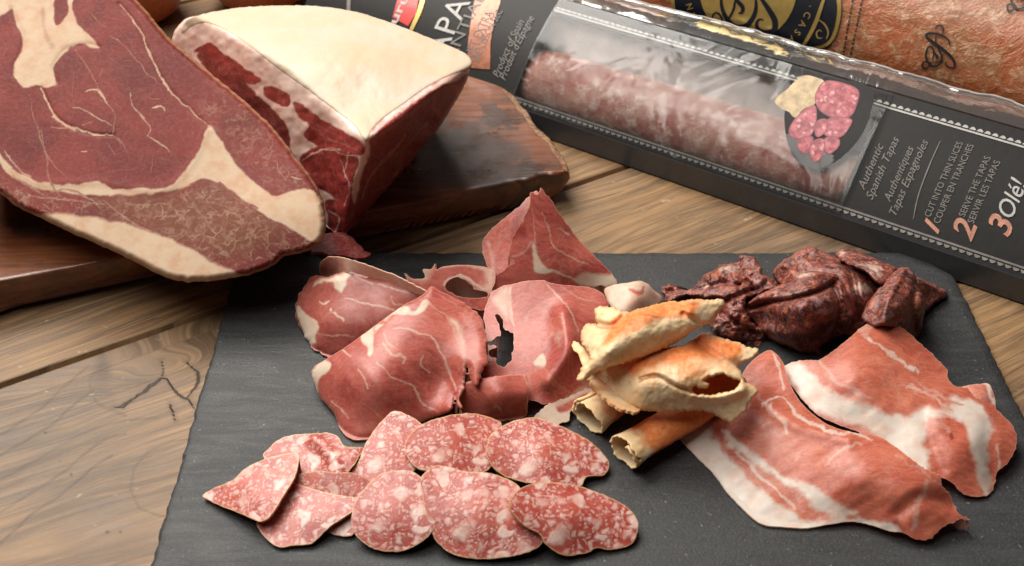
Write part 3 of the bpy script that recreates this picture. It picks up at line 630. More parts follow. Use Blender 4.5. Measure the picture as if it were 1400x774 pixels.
hb = sheet('meat', ham_o, ham_h, M_HAM, base=0, zmin=2.5, mode='solid', step=1.5, shrink=.72, layers=ham_lay(), folds=[(cA([(300, 10), (345, 65), (385, 155), (430, 228), (490, 288), (528, 322)]), -.03, 3), (cB([(220, 465), (260, 560), (300, 625), (380, 675), (480, 708), (600, 718)]), -.035, 3), (cA([(0, 395), (90, 458), (245, 458), (400, 478), (478, 418), (522, 328)]), .03, 6), (cB([(75, 400), (80, 345), (112, 270), (120, 200), (92, 130), (60, 48)]), -.03, 4), (cB([(300, 440), (288, 355), (352, 262), (460, 238), (522, 248)]), -.03, 4)], jag=.8, jags=9, rnd=10, rdrop=.55, parent=ham, seed=3, wob=1.6)
fix_bottom(hb, 2.42)
M_BONE = plain('bone', (.75, .68, .58), .3, bump=.02)
def box_mesh(c, s, rz=0): pass

# ------------------------------------------------------------------ slices of air-dried ham
G1 = 'air dried ham slices heaped on the left half of the slate'
c6 = lambda p: cr(390, 240, 2.038, p); c4 = lambda p: cr(390, 330, 4.667, p); c5 = lambda p: cr(600, 370, 3.364, p); cF = lambda p: cr(420, 380, 3.364, p)
def slice_thing(name, label, cat, group, at): o = empty(name, U(*at, .6)); tag(o, label, cat, group); return o
t = slice_thing('ham_slice', 'dark red rolled ham slice with white fat end behind the front ham slice', 'ham slice', G1, (480, 450))
sheet('rolled_slice', [(404, 424), (406, 408), (414, 395), (423, 382), (430, 376), (446, 378), (462, 374), (478, 366), (484, 364), (500, 371), (540, 382), (572, 392), (590, 402), (592, 430), (570, 450), (520, 470), (480, 485), (452, 489), (440, 483), (425, 472), (412, 452), (405, 436)],
      [(404, 424, .8), (412, 452, .3), (430, 478, .15), (452, 488, .1), (424, 384, 1.9), (450, 376, 2.7), (484, 366, 3.0), (540, 384, 2.9), (590, 402, 2.6), (480, 415, 2.3), (450, 440, 1.6), (540, 430, 2.2), (500, 470, .9), (592, 430, 1.5)],
      M_PRO, parent=t, rnd=12, rdrop=.5, seed=5, wr=[(.08, 30)], mbase=(0, .35, .2),
      layers=[(0, 'p', c4([(180, 290), (215, 250), (300, 235), (370, 200), (420, 160), (432, 185), (400, 240), (380, 310), (360, 330), (320, 300), (305, 265), (250, 265)]), 1), (0, 'p', c4([(60, 420), (85, 410), (130, 460), (190, 510), (215, 560), (190, 600), (185, 660), (130, 640), (100, 560)]), 1),
              (0, 'l', c4([(290, 440), (370, 515)]), .9, 2.5), (0, 'l', c4([(215, 375), (250, 400), (275, 385)]), .8, 3), (0, 'l', c4([(380, 365), (480, 390), (600, 410), (700, 440)]), .7, 2.5), (0, 'l', c4([(210, 585), (300, 600), (440, 605)]), .6, 2),
              (0, 'l', c4([(450, 215), (550, 270)]), .7, 2), (0, 'l', c4([(590, 270), (700, 310), (780, 330)]), .7, 2.5), (0, 'l', c4([(220, 500), (300, 450), (370, 400)]), .4, 1.5), (0, 'l', c4([(680, 350), (700, 400), (760, 400)]), .5, 2)])
sheet('folded_edge', [(437, 374), (437, 360), (448, 352), (456, 351), (466, 352), (500, 362), (535, 375), (560, 387), (583, 399), (575, 403), (552, 396), (520, 385), (490, 375), (478, 372), (465, 378), (446, 380)],
      [(437, 362, 2.6), (455, 351, 3.3), (520, 372, 3.3), (583, 400, 3.0), (470, 376, 2.7), (446, 378, 1.6), (500, 377, 3.05)], M_PRO, parent=t, seed=6, mbase=(.62, 0, .2), jag=.8, skirt=False,
      layers=[(1, 'p', c4([(235, 130), (290, 100), (370, 140), (390, 180), (350, 200), (240, 205)]), .8, 3, 4), (0, 'p', c4([(230, 120), (300, 95), (380, 150), (360, 190), (240, 215)]), .35, 3, 3)])
t = slice_thing('ham_slice', 'small looped curl of ham slice with pale rim and dark hole, behind the front slices', 'ham slice', G1, (632, 400))
sheet('curled_slice', c4([(760, 205), (800, 235), (890, 235), (880, 180), (935, 175), (955, 140), (962, 180), (1010, 160), (1100, 150), (1200, 155), (1290, 165), (1335, 195), (1340, 260), (1320, 310), (1330, 380), (1300, 440), (1200, 430), (1050, 400), (930, 340), (850, 320), (800, 270)]),
      [(553, 374, 1.7), (590, 370, 2.1), (630, 362, 2.5), (675, 374, 2.4), (675, 410, 1.6), (600, 400, 1.3), (650, 415, 1.1), (570, 395, 1.2)], M_PRO, parent=t, holes=[c4([(1022, 280), (1045, 245), (1100, 228), (1150, 250), (1195, 280), (1200, 305), (1260, 318), (1290, 330), (1285, 355), (1200, 360), (1120, 355), (1060, 330), (1030, 305)])],
      seed=7, jag=.5, step=1.2, thick=.3, mbase=(.1, 0, .1), layers=[(0, 'l', c4([(1015, 285), (1040, 240), (1100, 218), (1160, 240), (1200, 270), (1270, 310)]), .95, 4), (0, 'l', c4([(960, 180), (1100, 152), (1220, 165), (1330, 190)]), .7, 4), (0, 'p', c4([(760, 205), (960, 150), (900, 260), (800, 250)]), .6, 3, 4), (0, 'p', c4([(1240, 160), (1340, 190), (1320, 330), (1220, 310), (1270, 240)]), .6, 3, 6)])
t = slice_thing('ham_slice', 'upright pointed ham slice folded like a tent, tallest of the heap', 'ham slice', G1, (745, 370))
sheet('back_fold', [(660, 345), (661, 328), (672, 314), (690, 298), (710, 282), (724, 268), (735, 262), (734, 290), (720, 330), (712, 360), (700, 385), (680, 390), (668, 368)],
      [(660, 340, 2.2), (690, 298, 3.6), (724, 268, 4.6), (735, 290, 4.3), (712, 350, 2.6), (670, 368, 1.8), (690, 390, 1.5)], M_PRO, parent=t, seed=9, jag=.8, mbase=(.2, .1, .2), layers=[(1, 'p', [(702, 300), (722, 275), (724, 300), (712, 325), (700, 330)], .8, 3, 4), (0, 'l', [(668, 330), (672, 350), (678, 380)], .5, 3, 4)])  # dark patch along the crease: shade inside the fold, painted
sheet('front_fold', [(696, 345), (700, 325), (714, 302), (722, 285), (725, 275), (726, 262), (733, 266), (737, 262), (740, 256), (744, 264), (752, 272), (770, 298), (792, 328), (815, 352), (838, 376), (844, 385), (838, 393), (820, 390), (810, 394), (780, 396), (740, 400), (700, 405), (678, 400), (676, 380), (690, 368), (704, 358), (695, 352)],
      [(740, 256, 5.4), (722, 285, 4.9), (700, 330, 3.6), (680, 390, 1.9), (740, 395, 1.7), (844, 385, 1.3), (792, 328, 2.9), (760, 340, 3.3), (735, 330, 3.7), (810, 390, 1.3), (790, 370, 2.3)], M_PRO, parent=t, seed=10, jag=1.0, jags=4, wr=[(.06, 25)],
      layers=[(0, 'p', [(731, 330), (735, 348), (743, 360), (756, 370), (748, 374), (732, 370), (728, 350)], 1), (0, 'l', [(752, 368), (770, 376), (795, 385)], .7, 3), (0, 'l', [(740, 290), (750, 310), (757, 335), (775, 350), (805, 360)], .6, 2), (0, 'l', [(765, 312), (778, 322)], .7, 2),
              (0, 'l', [(727, 285), (731, 310), (732, 335)], .5, 2), (0, 'p', [(788, 385), (800, 374), (820, 376), (840, 378), (844, 390), (815, 392)], .9, 3, 3), (0, 'l', [(700, 352), (720, 340), (728, 330)], .5, 3), (2, 'p', [(750, 340), (800, 365), (780, 380), (745, 365)], .4, 3, 8)])
t = slice_thing('ham_slice', 'wide ham slice with torn hole and a rolled lower fold, right of the front slice', 'ham slice', G1, (740, 480))
sheet('draped_slice', c5([(205, 210), (235, 110), (265, 85), (320, 65), (400, 50), (480, 42), (520, 60), (620, 70), (700, 80), (745, 100), (775, 140), (780, 175), (770, 240), (740, 330), (720, 400), (735, 470), (690, 540), (640, 580), (560, 600), (500, 615), (440, 600), (330, 560), (200, 470), (205, 330), (215, 250)]),
      [(665, 400, 2.2), (700, 388, 2.7), (745, 383, 3.0), (800, 392, 2.8), (832, 418, 2.4), (825, 470, 1.5), (815, 510, 1.2), (760, 545, .7), (690, 520, .9), (665, 500, 1.3), (740, 440, 2.2), (780, 470, 2.4), (665, 460, 1.5), (720, 480, 1.7), (790, 540, .5)], M_PRO, parent=t, seed=12, jag=.8,
      folds=[([(750, 520), (775, 480), (770, 430)], .35, 14)],
      holes=[c5([(262, 205), (290, 215), (300, 270), (345, 290), (345, 350), (325, 420), (290, 440), (270, 430), (262, 400), (235, 400), (232, 370), (262, 350), (232, 345), (222, 330), (255, 310), (285, 300), (280, 250)])],
      layers=[(0, 'l', c5([(490, 60), (560, 130), (610, 200), (640, 280)]), .7, 2), (0, 'l', c5([(330, 80), (335, 200), (350, 260)]), .7, 3), (0, 'p', c5([(435, 430), (475, 385), (490, 400), (490, 440)]), .95), (0, 'l', c5([(480, 440), (540, 510), (600, 560)]), .4, 3), (0, 'l', c5([(400, 230), (440, 170), (500, 200), (520, 280), (480, 340)]), .35, 3, 3),
              (0, 'p', c5([(530, 290), (570, 270), (560, 340), (540, 350)]), .55, 3, 6), (0, 'p', c5([(260, 100), (325, 80), (330, 220), (280, 200), (240, 140)]), .6, 3, 5), (0, 'l', c5([(560, 70), (640, 120), (740, 150)]), .5, 2), (0, 'p', c5([(560, 600), (640, 545), (720, 480), (700, 560), (600, 620)]), .6, 3, 5), (0, 'l', c5([(190, 100), (205, 190)]), .9, 4)])
sheet('lower_fold', c5([(80, 595), (110, 525), (180, 497), (300, 482), (385, 478), (405, 490), (415, 540), (410, 600), (405, 665), (340, 685), (280, 690), (200, 675), (120, 660), (95, 640)]),
      [(626, 545, .9), (660, 518, 1.9), (715, 513, 1.7), (720, 540, 1.5), (720, 566, .15), (680, 574, .15), (630, 562, .15), (680, 540, 1.8)], M_PRO, parent=t, seed=13, jag=.8, rnd=4, rdrop=.15,
      layers=[(0, 'l', c5([(385, 480), (410, 540), (405, 660)]), .7, 3), (0, 'l', c5([(250, 640), (265, 625), (285, 650)]), .6, 4), (0, 'l', c5([(300, 500), (330, 580), (320, 640)]), .3, 2)])
sheet('fat_tail', c5([(430, 680), (500, 620), (600, 580), (690, 535), (740, 520), (720, 600), (610, 640), (600, 690), (560, 700), (530, 725), (470, 705)]),
      [(728, 572, .35), (790, 540, .7), (815, 530, .7), (760, 585, .1), (780, 570, .3)], M_PRO, parent=t, seed=14, jag=1.5, mbase=(.8, 0, 0), layers=[(0, 'l', c5([(560, 640), (680, 580)]), .2, 8, 5)])
sheet('white_fat', [(826, 398), (838, 390), (855, 387), (872, 384), (884, 387), (896, 398), (906, 408), (902, 420), (880, 430), (850, 430), (836, 420)],
      [(826, 398, 1.2), (860, 388, 2.0), (904, 408, .7), (870, 410, 1.9), (880, 428, 1), (845, 425, 1.4)], M_PRO, parent=t, seed=15, thick=.3, rnd=6, rdrop=.4, mbase=(.85, 0, 0), layers=[(0, 'l', [(860, 395), (875, 402), (880, 395)], .3, 3, 3)], jag=.5)
t = slice_thing('ham_slice', 'large front ham slice folded over with white fat corner and ragged right edge', 'ham slice', G1, (540, 520))
sheet('draped_slice', cF([(20, 440), (30, 410), (75, 380), (150, 335), (250, 265), (330, 205), (400, 155), (460, 115), (520, 85), (555, 55), (575, 38), (610, 60), (680, 95), (750, 135), (800, 180), (815, 240), (828, 290), (822, 340), (835, 380), (815, 410), (800, 440), (785, 490), (765, 488), (745, 450), (735, 400), (728, 450), (722, 500), (712, 530), (700, 560), (712, 600), (695, 590), (680, 540), (672, 580), (650, 615), (560, 650), (470, 690), (400, 715), (310, 735), (230, 745), (185, 730), (150, 690), (120, 620), (60, 550), (35, 490)]),
      [(426, 510, .9), (430, 495, 1.3), (490, 455, 2.4), (560, 415, 3.3), (592, 392, 3.3), (640, 412, 2.8), (664, 450, 2.6), (656, 515, 2.3), (640, 500, 2.4), (622, 560, 1.3), (590, 580, .25), (560, 580, .2), (490, 600, .1), (440, 545, .3), (530, 490, 2.7), (580, 480, 2.5), (500, 530, 2.0), (560, 540, 1.4), (470, 520, 1.7), (610, 520, 1.3)],
      M_PRO, parent=t, seed=16, jag=1.0, jags=4, jagf=lambda x, y: .35+1.0*sstep(600, 640, x), rnd=12, rdrop=.45, wr=[(.06, 28), (.03, 12, .9, 3)],
      layers=[(0, 'p', cF([(15, 440), (60, 380), (95, 385), (100, 420), (60, 460), (45, 530), (20, 500)]), 1), (0, 'p', cF([(250, 275), (300, 230), (370, 185), (430, 135), (460, 125), (490, 150), (530, 105), (560, 115), (510, 165), (465, 165), (400, 175), (350, 215), (310, 270), (300, 350), (285, 355), (275, 310), (250, 300)]), 1),
              (0, 'p', cF([(640, 185), (690, 195), (715, 260), (725, 330), (722, 380), (700, 300), (670, 240)]), .8, 3, 3), (1, 'p', cF([(40, 480), (160, 380), (300, 450), (280, 660), (150, 640)]), .38, 3, 26),
              (0, 'l', cF([(560, 120), (640, 180), (700, 290), (725, 420), (720, 520)]), .6, 2.2), (0, 'l', cF([(395, 235), (500, 245), (590, 290), (620, 360), (660, 440), (680, 520)]), .7, 2.4), (0, 'l', cF([(320, 390), (400, 460), (480, 500), (520, 560), (600, 620)]), .65, 2.4), (0, 'l', cF([(350, 250), (380, 300), (430, 330)]), .6, 2.2),
              (0, 'l', cF([(350, 300), (400, 350), (440, 360), (440, 390)]), .7, 2.4), (0, 'l', cF([(530, 360), (520, 400), (560, 440)]), .7, 2.6), (0, 'l', cF([(235, 415), (260, 460), (280, 510)]), .7, 2.2), (0, 'l', cF([(110, 570), (160, 610), (190, 650)]), .7, 2.2), (0, 'l', cF([(165, 335), (200, 360)]), .8, 2.5), (0, 'l', cF([(250, 570), (320, 620), (360, 650)]), .45, 1.8),
              (0, 'l', cF([(580, 60), (700, 130), (800, 200), (820, 300)]), .45, 2), (0, 'p', cF([(720, 130), (810, 190), (830, 350), (790, 490), (740, 440), (720, 300)]), .28, 3, 14), (0, 'l', cF([(310, 250), (320, 210), (420, 200)]), .4, 2)])

# ------------------------------------------------------------------ salami slices
G2 = 'salami slices overlapping at the front of the slate'
s8 = lambda p: cr(270, 550, 3.455, p); s7 = lambda p: cr(250, 540, 2.154, p)
def salami(label, o, h, seed, **k):
    xs = np.array(o)[:, 0].mean(); ys = np.array(o)[:, 1].mean()
    ob = sheet('salami_slice', o, h, M_SAL, seed=seed, step=1.5, thick=.11, jag=.5, jags=7, wr=[(.03, 45)], mbase=(0, 0, 0), **k); tag(ob, label, 'salami slice', G2); return ob
salami('back salami slice tilted up, pale, left of the round back slice', s7([(620, 48), (665, 60), (705, 88), (720, 130), (700, 200), (640, 245), (560, 258), (495, 240), (520, 190), (535, 150), (570, 95)]), [(537, 562, 1.3), (480, 652, .5), (580, 600, 1.0), (530, 610, 1.1)], 21)
salami('broad back salami slice at the far left of the heap, wavy right side', s8([(312, 262), (330, 225), (380, 180), (450, 155), (540, 148), (620, 145), (665, 165), (695, 205), (780, 215), (765, 255), (735, 300), (690, 345), (630, 362), (540, 368), (470, 360), (400, 335)]), [(360, 627, .5), (450, 592, .9), (497, 612, .6), (450, 620, .8), (430, 648, .4), (480, 625, 1.0)], 22, folds=[([(430, 600), (455, 625), (460, 650)], .2, 10)])
salami('small folded salami slice peeking between the left slices', s8([(440, 350), (560, 325), (640, 330), (740, 335), (815, 370), (830, 410), (800, 455), (700, 468), (590, 465), (520, 448), (455, 432), (430, 390)]), [(405, 655, .7), (505, 658, .8), (440, 680, .45), (500, 680, .5), (450, 660, .9)], 23)
salami('narrow sliver of salami at the bottom, showing under the left slices', s8([(600, 600), (660, 560), (720, 500), (745, 540), (735, 620), (690, 632), (640, 622)]), [(450, 730, .15), (485, 700, .5), (475, 730, .2)], 24)
salami('front-left salami slice with curved tan edge below the folded one', s8([(280, 560), (310, 480), (370, 425), (430, 380), (500, 395), (600, 425), (700, 445), (785, 455), (740, 510), (650, 570), (600, 610), (540, 665), (440, 678), (380, 682), (330, 650), (290, 600)]), [(352, 712, .35), (380, 745, .2), (430, 742, .2), (490, 684, .95), (410, 668, .7), (430, 710, .65)], 25)
salami('salami slice folded to a point at the far left of the slate', s8([(22, 440), (80, 405), (160, 370), (230, 310), (300, 275), (380, 250), (450, 240), (478, 250), (475, 300), (450, 370), (400, 450), (350, 530), (320, 555), (280, 560), (200, 525), (120, 495), (60, 465)]), [(277, 677, .2), (330, 640, .9), (405, 622, 1.2), (350, 710, .75), (340, 670, 1.0), (300, 695, .2), (390, 660, 1.3)], 26)
salami('round back salami slice in the middle of the back row', s7([(655, 170), (660, 130), (690, 95), (740, 72), (800, 58), (860, 55), (920, 72), (940, 92), (925, 150), (900, 220), (840, 228), (760, 225), (690, 215)]), [(553, 620, 1.2), (640, 567, 1.2), (685, 580, .9), (640, 640, .7), (620, 600, 1.3)], 27)
salami('back-right salami slice tapering to a rounded point on bare slate', s7([(893, 160), (905, 120), (940, 92), (990, 72), (1050, 68), (1120, 95), (1190, 130), (1240, 175), (1255, 205), (1240, 235), (1190, 240), (1170, 268), (1100, 265), (1000, 255), (940, 235), (905, 200)]), [(665, 612, 1.3), (700, 575, 1.2), (760, 575, 1.1), (832, 635, .35), (800, 662, .3), (740, 620, 1.3), (700, 655, .6)], 28)
salami('dark red front salami slice, smallest of the three in the front row', s7([(498, 350), (510, 310), (545, 265), (580, 235), (630, 222), (680, 228), (715, 260), (735, 330), (740, 390), (700, 435), (640, 460), (570, 455), (520, 425), (500, 390)]), [(482, 700, .9), (535, 645, 1.5), (580, 655, 1.5), (545, 752, .2), (588, 720, .9), (535, 700, 1.2)], 29)
salami('large middle front salami slice with a big white fat lump', s7([(700, 260), (712, 230), (745, 208), (785, 212), (830, 225), (900, 230), (960, 250), (995, 275), (1020, 340), (1050, 400), (1055, 440), (1000, 468), (930, 480), (860, 482), (800, 470), (760, 445), (735, 410), (715, 340)]), [(576, 660, 1.7), (610, 640, 1.7), (700, 655, 1.5), (650, 763, .2), (600, 745, .4), (738, 745, .6), (650, 700, 1.5)], 30)
salami('front-right salami slice, elongated oval nearest the bare slate', s7([(962, 330), (975, 295), (1010, 268), (1070, 258), (1150, 265), (1230, 290), (1300, 325), (1335, 360), (1340, 395), (1320, 440), (1260, 455), (1220, 450), (1190, 465), (1120, 472), (1070, 440), (1050, 410), (1000, 380)]), [(697, 695, 1.9), (725, 662, 1.7), (800, 664, 1.2), (873, 722, .5), (785, 757, .2), (740, 735, .9), (780, 705, 1.4), (840, 748, .2)], 31)

# ------------------------------------------------------------------ cured beef pieces
G3 = 'dark cured meat pieces at the back of the slate'
k3 = lambda p: cr(890, 320, 3.415, p)
def beef(label, o, h, seed, fat=(), **kw):
    kk = dict(step=1.3, mode='solid', jag=1.0, jags=6, rnd=5, rdrop=.5, wr=[(.10, 40), (.045, 13, .7, 2)], shrink=.8); kk.update(kw)
    ob = sheet('cured_beef_piece', k3(o), h, M_CHO, seed=seed, layers=[(0, 'p', k3(f_), .62, 3, 6) for f_ in fat], **kk); tag(ob, label, 'cured meat', G3)
beef('dark dried meat slice standing highest at the back, smooth domed top', [(565, 190), (590, 145), (640, 110), (700, 68), (745, 60), (800, 80), (860, 105), (960, 150), (1060, 220), (1080, 280), (1020, 400), (940, 480), (850, 440), (700, 300), (600, 240)], [(1055, 376, 1.6), (1101, 340, 3.0), (1140, 350, 3.0), (1200, 390, 2.3), (1120, 380, 3.0), (1165, 440, 1.2), (1170, 400, 2.8)], 41, [[(670, 200), (720, 165), (760, 180), (720, 220), (680, 225)], [(930, 230), (1030, 220), (1040, 270), (950, 270)]], folds=[(k3([(900, 140), (940, 200), (960, 300), (990, 400)]), -.35, 5), (k3([(620, 140), (700, 130), (800, 160)]), .15, 8)])
beef('narrow strip of dark meat with pale fat end, behind and right of the domed piece', [(858, 90), (890, 70), (940, 70), (1010, 100), (1080, 130), (1145, 155), (1130, 200), (1090, 235), (1050, 225), (1000, 180), (930, 150), (880, 120)], [(1142, 347, 2.6), (1183, 352, 3.0), (1222, 366, 2.8), (1206, 386, 3.4), (1165, 362, 3.6)], 42, [[(865, 80), (910, 75), (920, 110), (880, 115)], [(940, 150), (1000, 120), (1080, 140), (1090, 200), (1060, 220), (1020, 180)]])
beef('small dark meat tip pointing right at the far end of the pile', [(1235, 210), (1290, 225), (1350, 250), (1385, 272), (1370, 300), (1320, 330), (1280, 360), (1240, 330)], [(1253, 382, 1.8), (1294, 400, .5), (1270, 420, .6)], 43, rdrop=.4)
beef('smooth greyish leaf-shaped dark meat slice at the right of the pile', [(985, 400), (1000, 340), (1045, 280), (1090, 220), (1140, 175), (1182, 152), (1225, 180), (1245, 230), (1275, 290), (1285, 340), (1270, 400), (1265, 450), (1230, 500), (1180, 480), (1100, 430), (1040, 440)], [(1182, 430, 2.6), (1206, 386, 3.4), (1235, 366, 3.3), (1262, 415, 2.4), (1255, 460, .4), (1225, 420, 3.4), (1200, 445, 2.6)], 44, wr=[(.08, 34)], folds=[(k3([(1180, 160), (1130, 260), (1090, 360), (1100, 430)]), .2, 6), (k3([(1240, 240), (1220, 350), (1230, 460)]), -.2, 5)])
beef('shrivelled dark red meat scrap at the left of the pile', [(50, 265), (65, 238), (110, 245), (160, 258), (205, 240), (250, 200), (305, 160), (330, 140), (400, 130), (415, 105), (450, 98), (490, 105), (510, 150), (530, 190), (590, 225), (560, 260), (480, 290), (440, 330), (470, 400), (520, 440), (530, 480), (500, 520), (440, 500), (400, 500), (330, 480), (280, 440), (300, 350), (340, 310), (250, 300), (150, 300), (70, 320)], [(906, 400, .9), (912, 390, 1.1), (970, 372, 1.6), (1020, 352, 2.2), (1040, 380, 2.2), (1010, 400, 2.2), (1035, 460, .5), (1000, 464, .4), (990, 430, 1.5), (1010, 440, 1.4)], 45, [[(210, 240), (270, 220), (280, 260), (220, 262)], [(310, 150), (400, 130), (410, 175), (330, 190)], [(280, 420), (340, 400), (360, 440), (320, 470)]], wr=[(.22, 20), (.04, 9)], jag=2.4, folds=[(k3([(60, 262), (200, 262), (330, 230), (410, 240)]), -.3, 4), (k3([(330, 320), (420, 280), (520, 250)]), -.35, 4), (k3([(400, 130), (430, 200), (480, 260)]), -.3, 4), (k3([(330, 370), (420, 430), (500, 470)]), -.25, 4)])
beef('plump front dark meat slice with orange streaks, largest of the pile', [(440, 340), (490, 290), (550, 260), (600, 235), (650, 225), (680, 195), (740, 170), (800, 178), (860, 190), (905, 240), (935, 320), (950, 400), (900, 470), (850, 490), (790, 530), (800, 560), (750, 555), (680, 545), (620, 520), (560, 495), (500, 445), (450, 380)], [(1022, 420, 1.8), (1066, 390, 3.2), (1107, 370, 3.8), (1150, 385, 3.4), (1165, 437, 2.0), (1121, 483, .2), (1060, 466, .5), (1090, 420, 3.6), (1130, 430, 3.0), (1040, 440, 1.0), (1142, 461, .8)], 46, [[(660, 200), (700, 168), (760, 170), (770, 190), (700, 222)], [(440, 325), (480, 318), (490, 345), (450, 350)], [(560, 290), (640, 262), (680, 290), (600, 310)]], folds=[(k3([(455, 345), (560, 320), (680, 300), (800, 260), (870, 215)]), -.4, 4), (k3([(850, 250), (880, 330), (870, 430), (820, 520)]), -.25, 5), (k3([(520, 440), (650, 460), (760, 440)]), .2, 8)])

# ------------------------------------------------------------------ fatty ham slices on the right
G4 = 'large fatty ham slices at the right of the slate'
q7 = lambda p: cr(1180, 420, 2.764, p); q8 = lambda p: cr(920, 470, 2.866, p); q1 = lambda p: cr(880, 320, 1.8, p)
t = slice_thing('fatty_ham_slice', 'upper folded ham slice at the right edge with pink centre and white fat bands', 'ham slice', G4, (1240, 560))
sheet('draped_slice', q7([(-300, 240), (-285, 215), (-220, 200), (-165, 198), (-80, 140), (-10, 80), (30, 55), (60, 20), (85, 20), (100, 40), (170, 95), (225, 145), (270, 185), (320, 240), (315, 255), (345, 295), (400, 305), (470, 330), (500, 350), (505, 385), (550, 430), (575, 470), (578, 530), (545, 590), (510, 620), (485, 700), (430, 715), (380, 705), (330, 660), (200, 600), (60, 510), (-50, 460), (-150, 420), (-210, 370), (-260, 310)]),
      [(1075, 505, 1.0), (1118, 493, 1.6), (1205, 428, 2.3), (1240, 450, 2.0), (1297, 508, 1.3), (1360, 545, 1.0), (1388, 600, .7), (1357, 677, .1), (1320, 675, .3), (1250, 600, 1.3), (1200, 520, 2.3), (1150, 575, .9), (1110, 545, .9), (1280, 560, 1.9), (1330, 600, 1.7), (1230, 570, 1.5), (1160, 520, 2.2), (1370, 640, .5)],
      M_COP, parent=t, seed=51, jag=.9, wr=[(.07, 35), (.03, 10, -.6, 3)], folds=[([(1262, 560), (1270, 600), (1285, 640)], -.1, 12), ([(1350, 580), (1352, 620), (1358, 670)], -.1, 11)],
      layers=[(0, 'p', q7([(-220, 250), (-100, 330), (0, 365), (80, 400), (160, 410), (230, 380), (300, 395), (330, 420), (280, 410), (245, 430), (235, 500), (245, 600), (210, 620), (100, 530), (0, 450), (-100, 420), (-200, 380), (-240, 310)]), 1, 3, 5),
              (0, 'p', q7([(-310, 200), (-240, 210), (-200, 280), (-240, 300), (-290, 260)]), .9, 3, 4), (0, 'l', q7([(-170, 195), (-140, 240), (-60, 300), (20, 340)]), .5, 4, 4),
              (0, 'p', q7([(330, 340), (400, 350), (470, 400), (485, 470), (470, 560), (480, 700), (455, 700), (430, 600), (400, 500), (370, 430), (330, 390)]), 1, 3, 4),
              (0, 'l', q7([(10, 110), (90, 170), (150, 215), (200, 240)]), .75, 4), (0, 'l', q7([(170, 225), (195, 240)]), .9, 5), (0, 'l', q7([(170, 300), (260, 340), (340, 390)]), .6, 3, 3), (0, 'l', q7([(200, 280), (300, 340), (380, 370)]), .5, 3, 3), (0, 'l', q7([(260, 420), (320, 470)]), .45, 6, 5),
              (0, 'l', q7([(510, 520), (515, 620)]), .6, 4, 3), (0, 'l', q7([(30, 60), (15, 90), (-10, 90)]), .5, 8, 6), (1, 'p', q7([(337, 483), (347, 483), (347, 495), (337, 495)]), 3, 2, 1)])
sheet('curled_edge', q7([(350, 312), (400, 295), (440, 290), (470, 288), (488, 310), (500, 350), (498, 380), (470, 380), (440, 350), (400, 335)]), [(1310, 533, 1.2), (1345, 526, 1.5), (1360, 555, 1.1), (1340, 545, 1.4)], M_COP, parent=t, seed=52, jag=.7, mbase=(.3, 0, .2), thick=.2, layers=[(1, 'p', q7([(455, 310), (475, 330), (485, 365), (460, 350)]), .6, 3, 3), (0, 'l', q7([(470, 290), (480, 320), (500, 375)]), 1, 4)])
t = slice_thing('fatty_ham_slice', 'lower ham slice with wide white fat edge below the crisp rolls', 'ham slice', G4, (1120, 640))
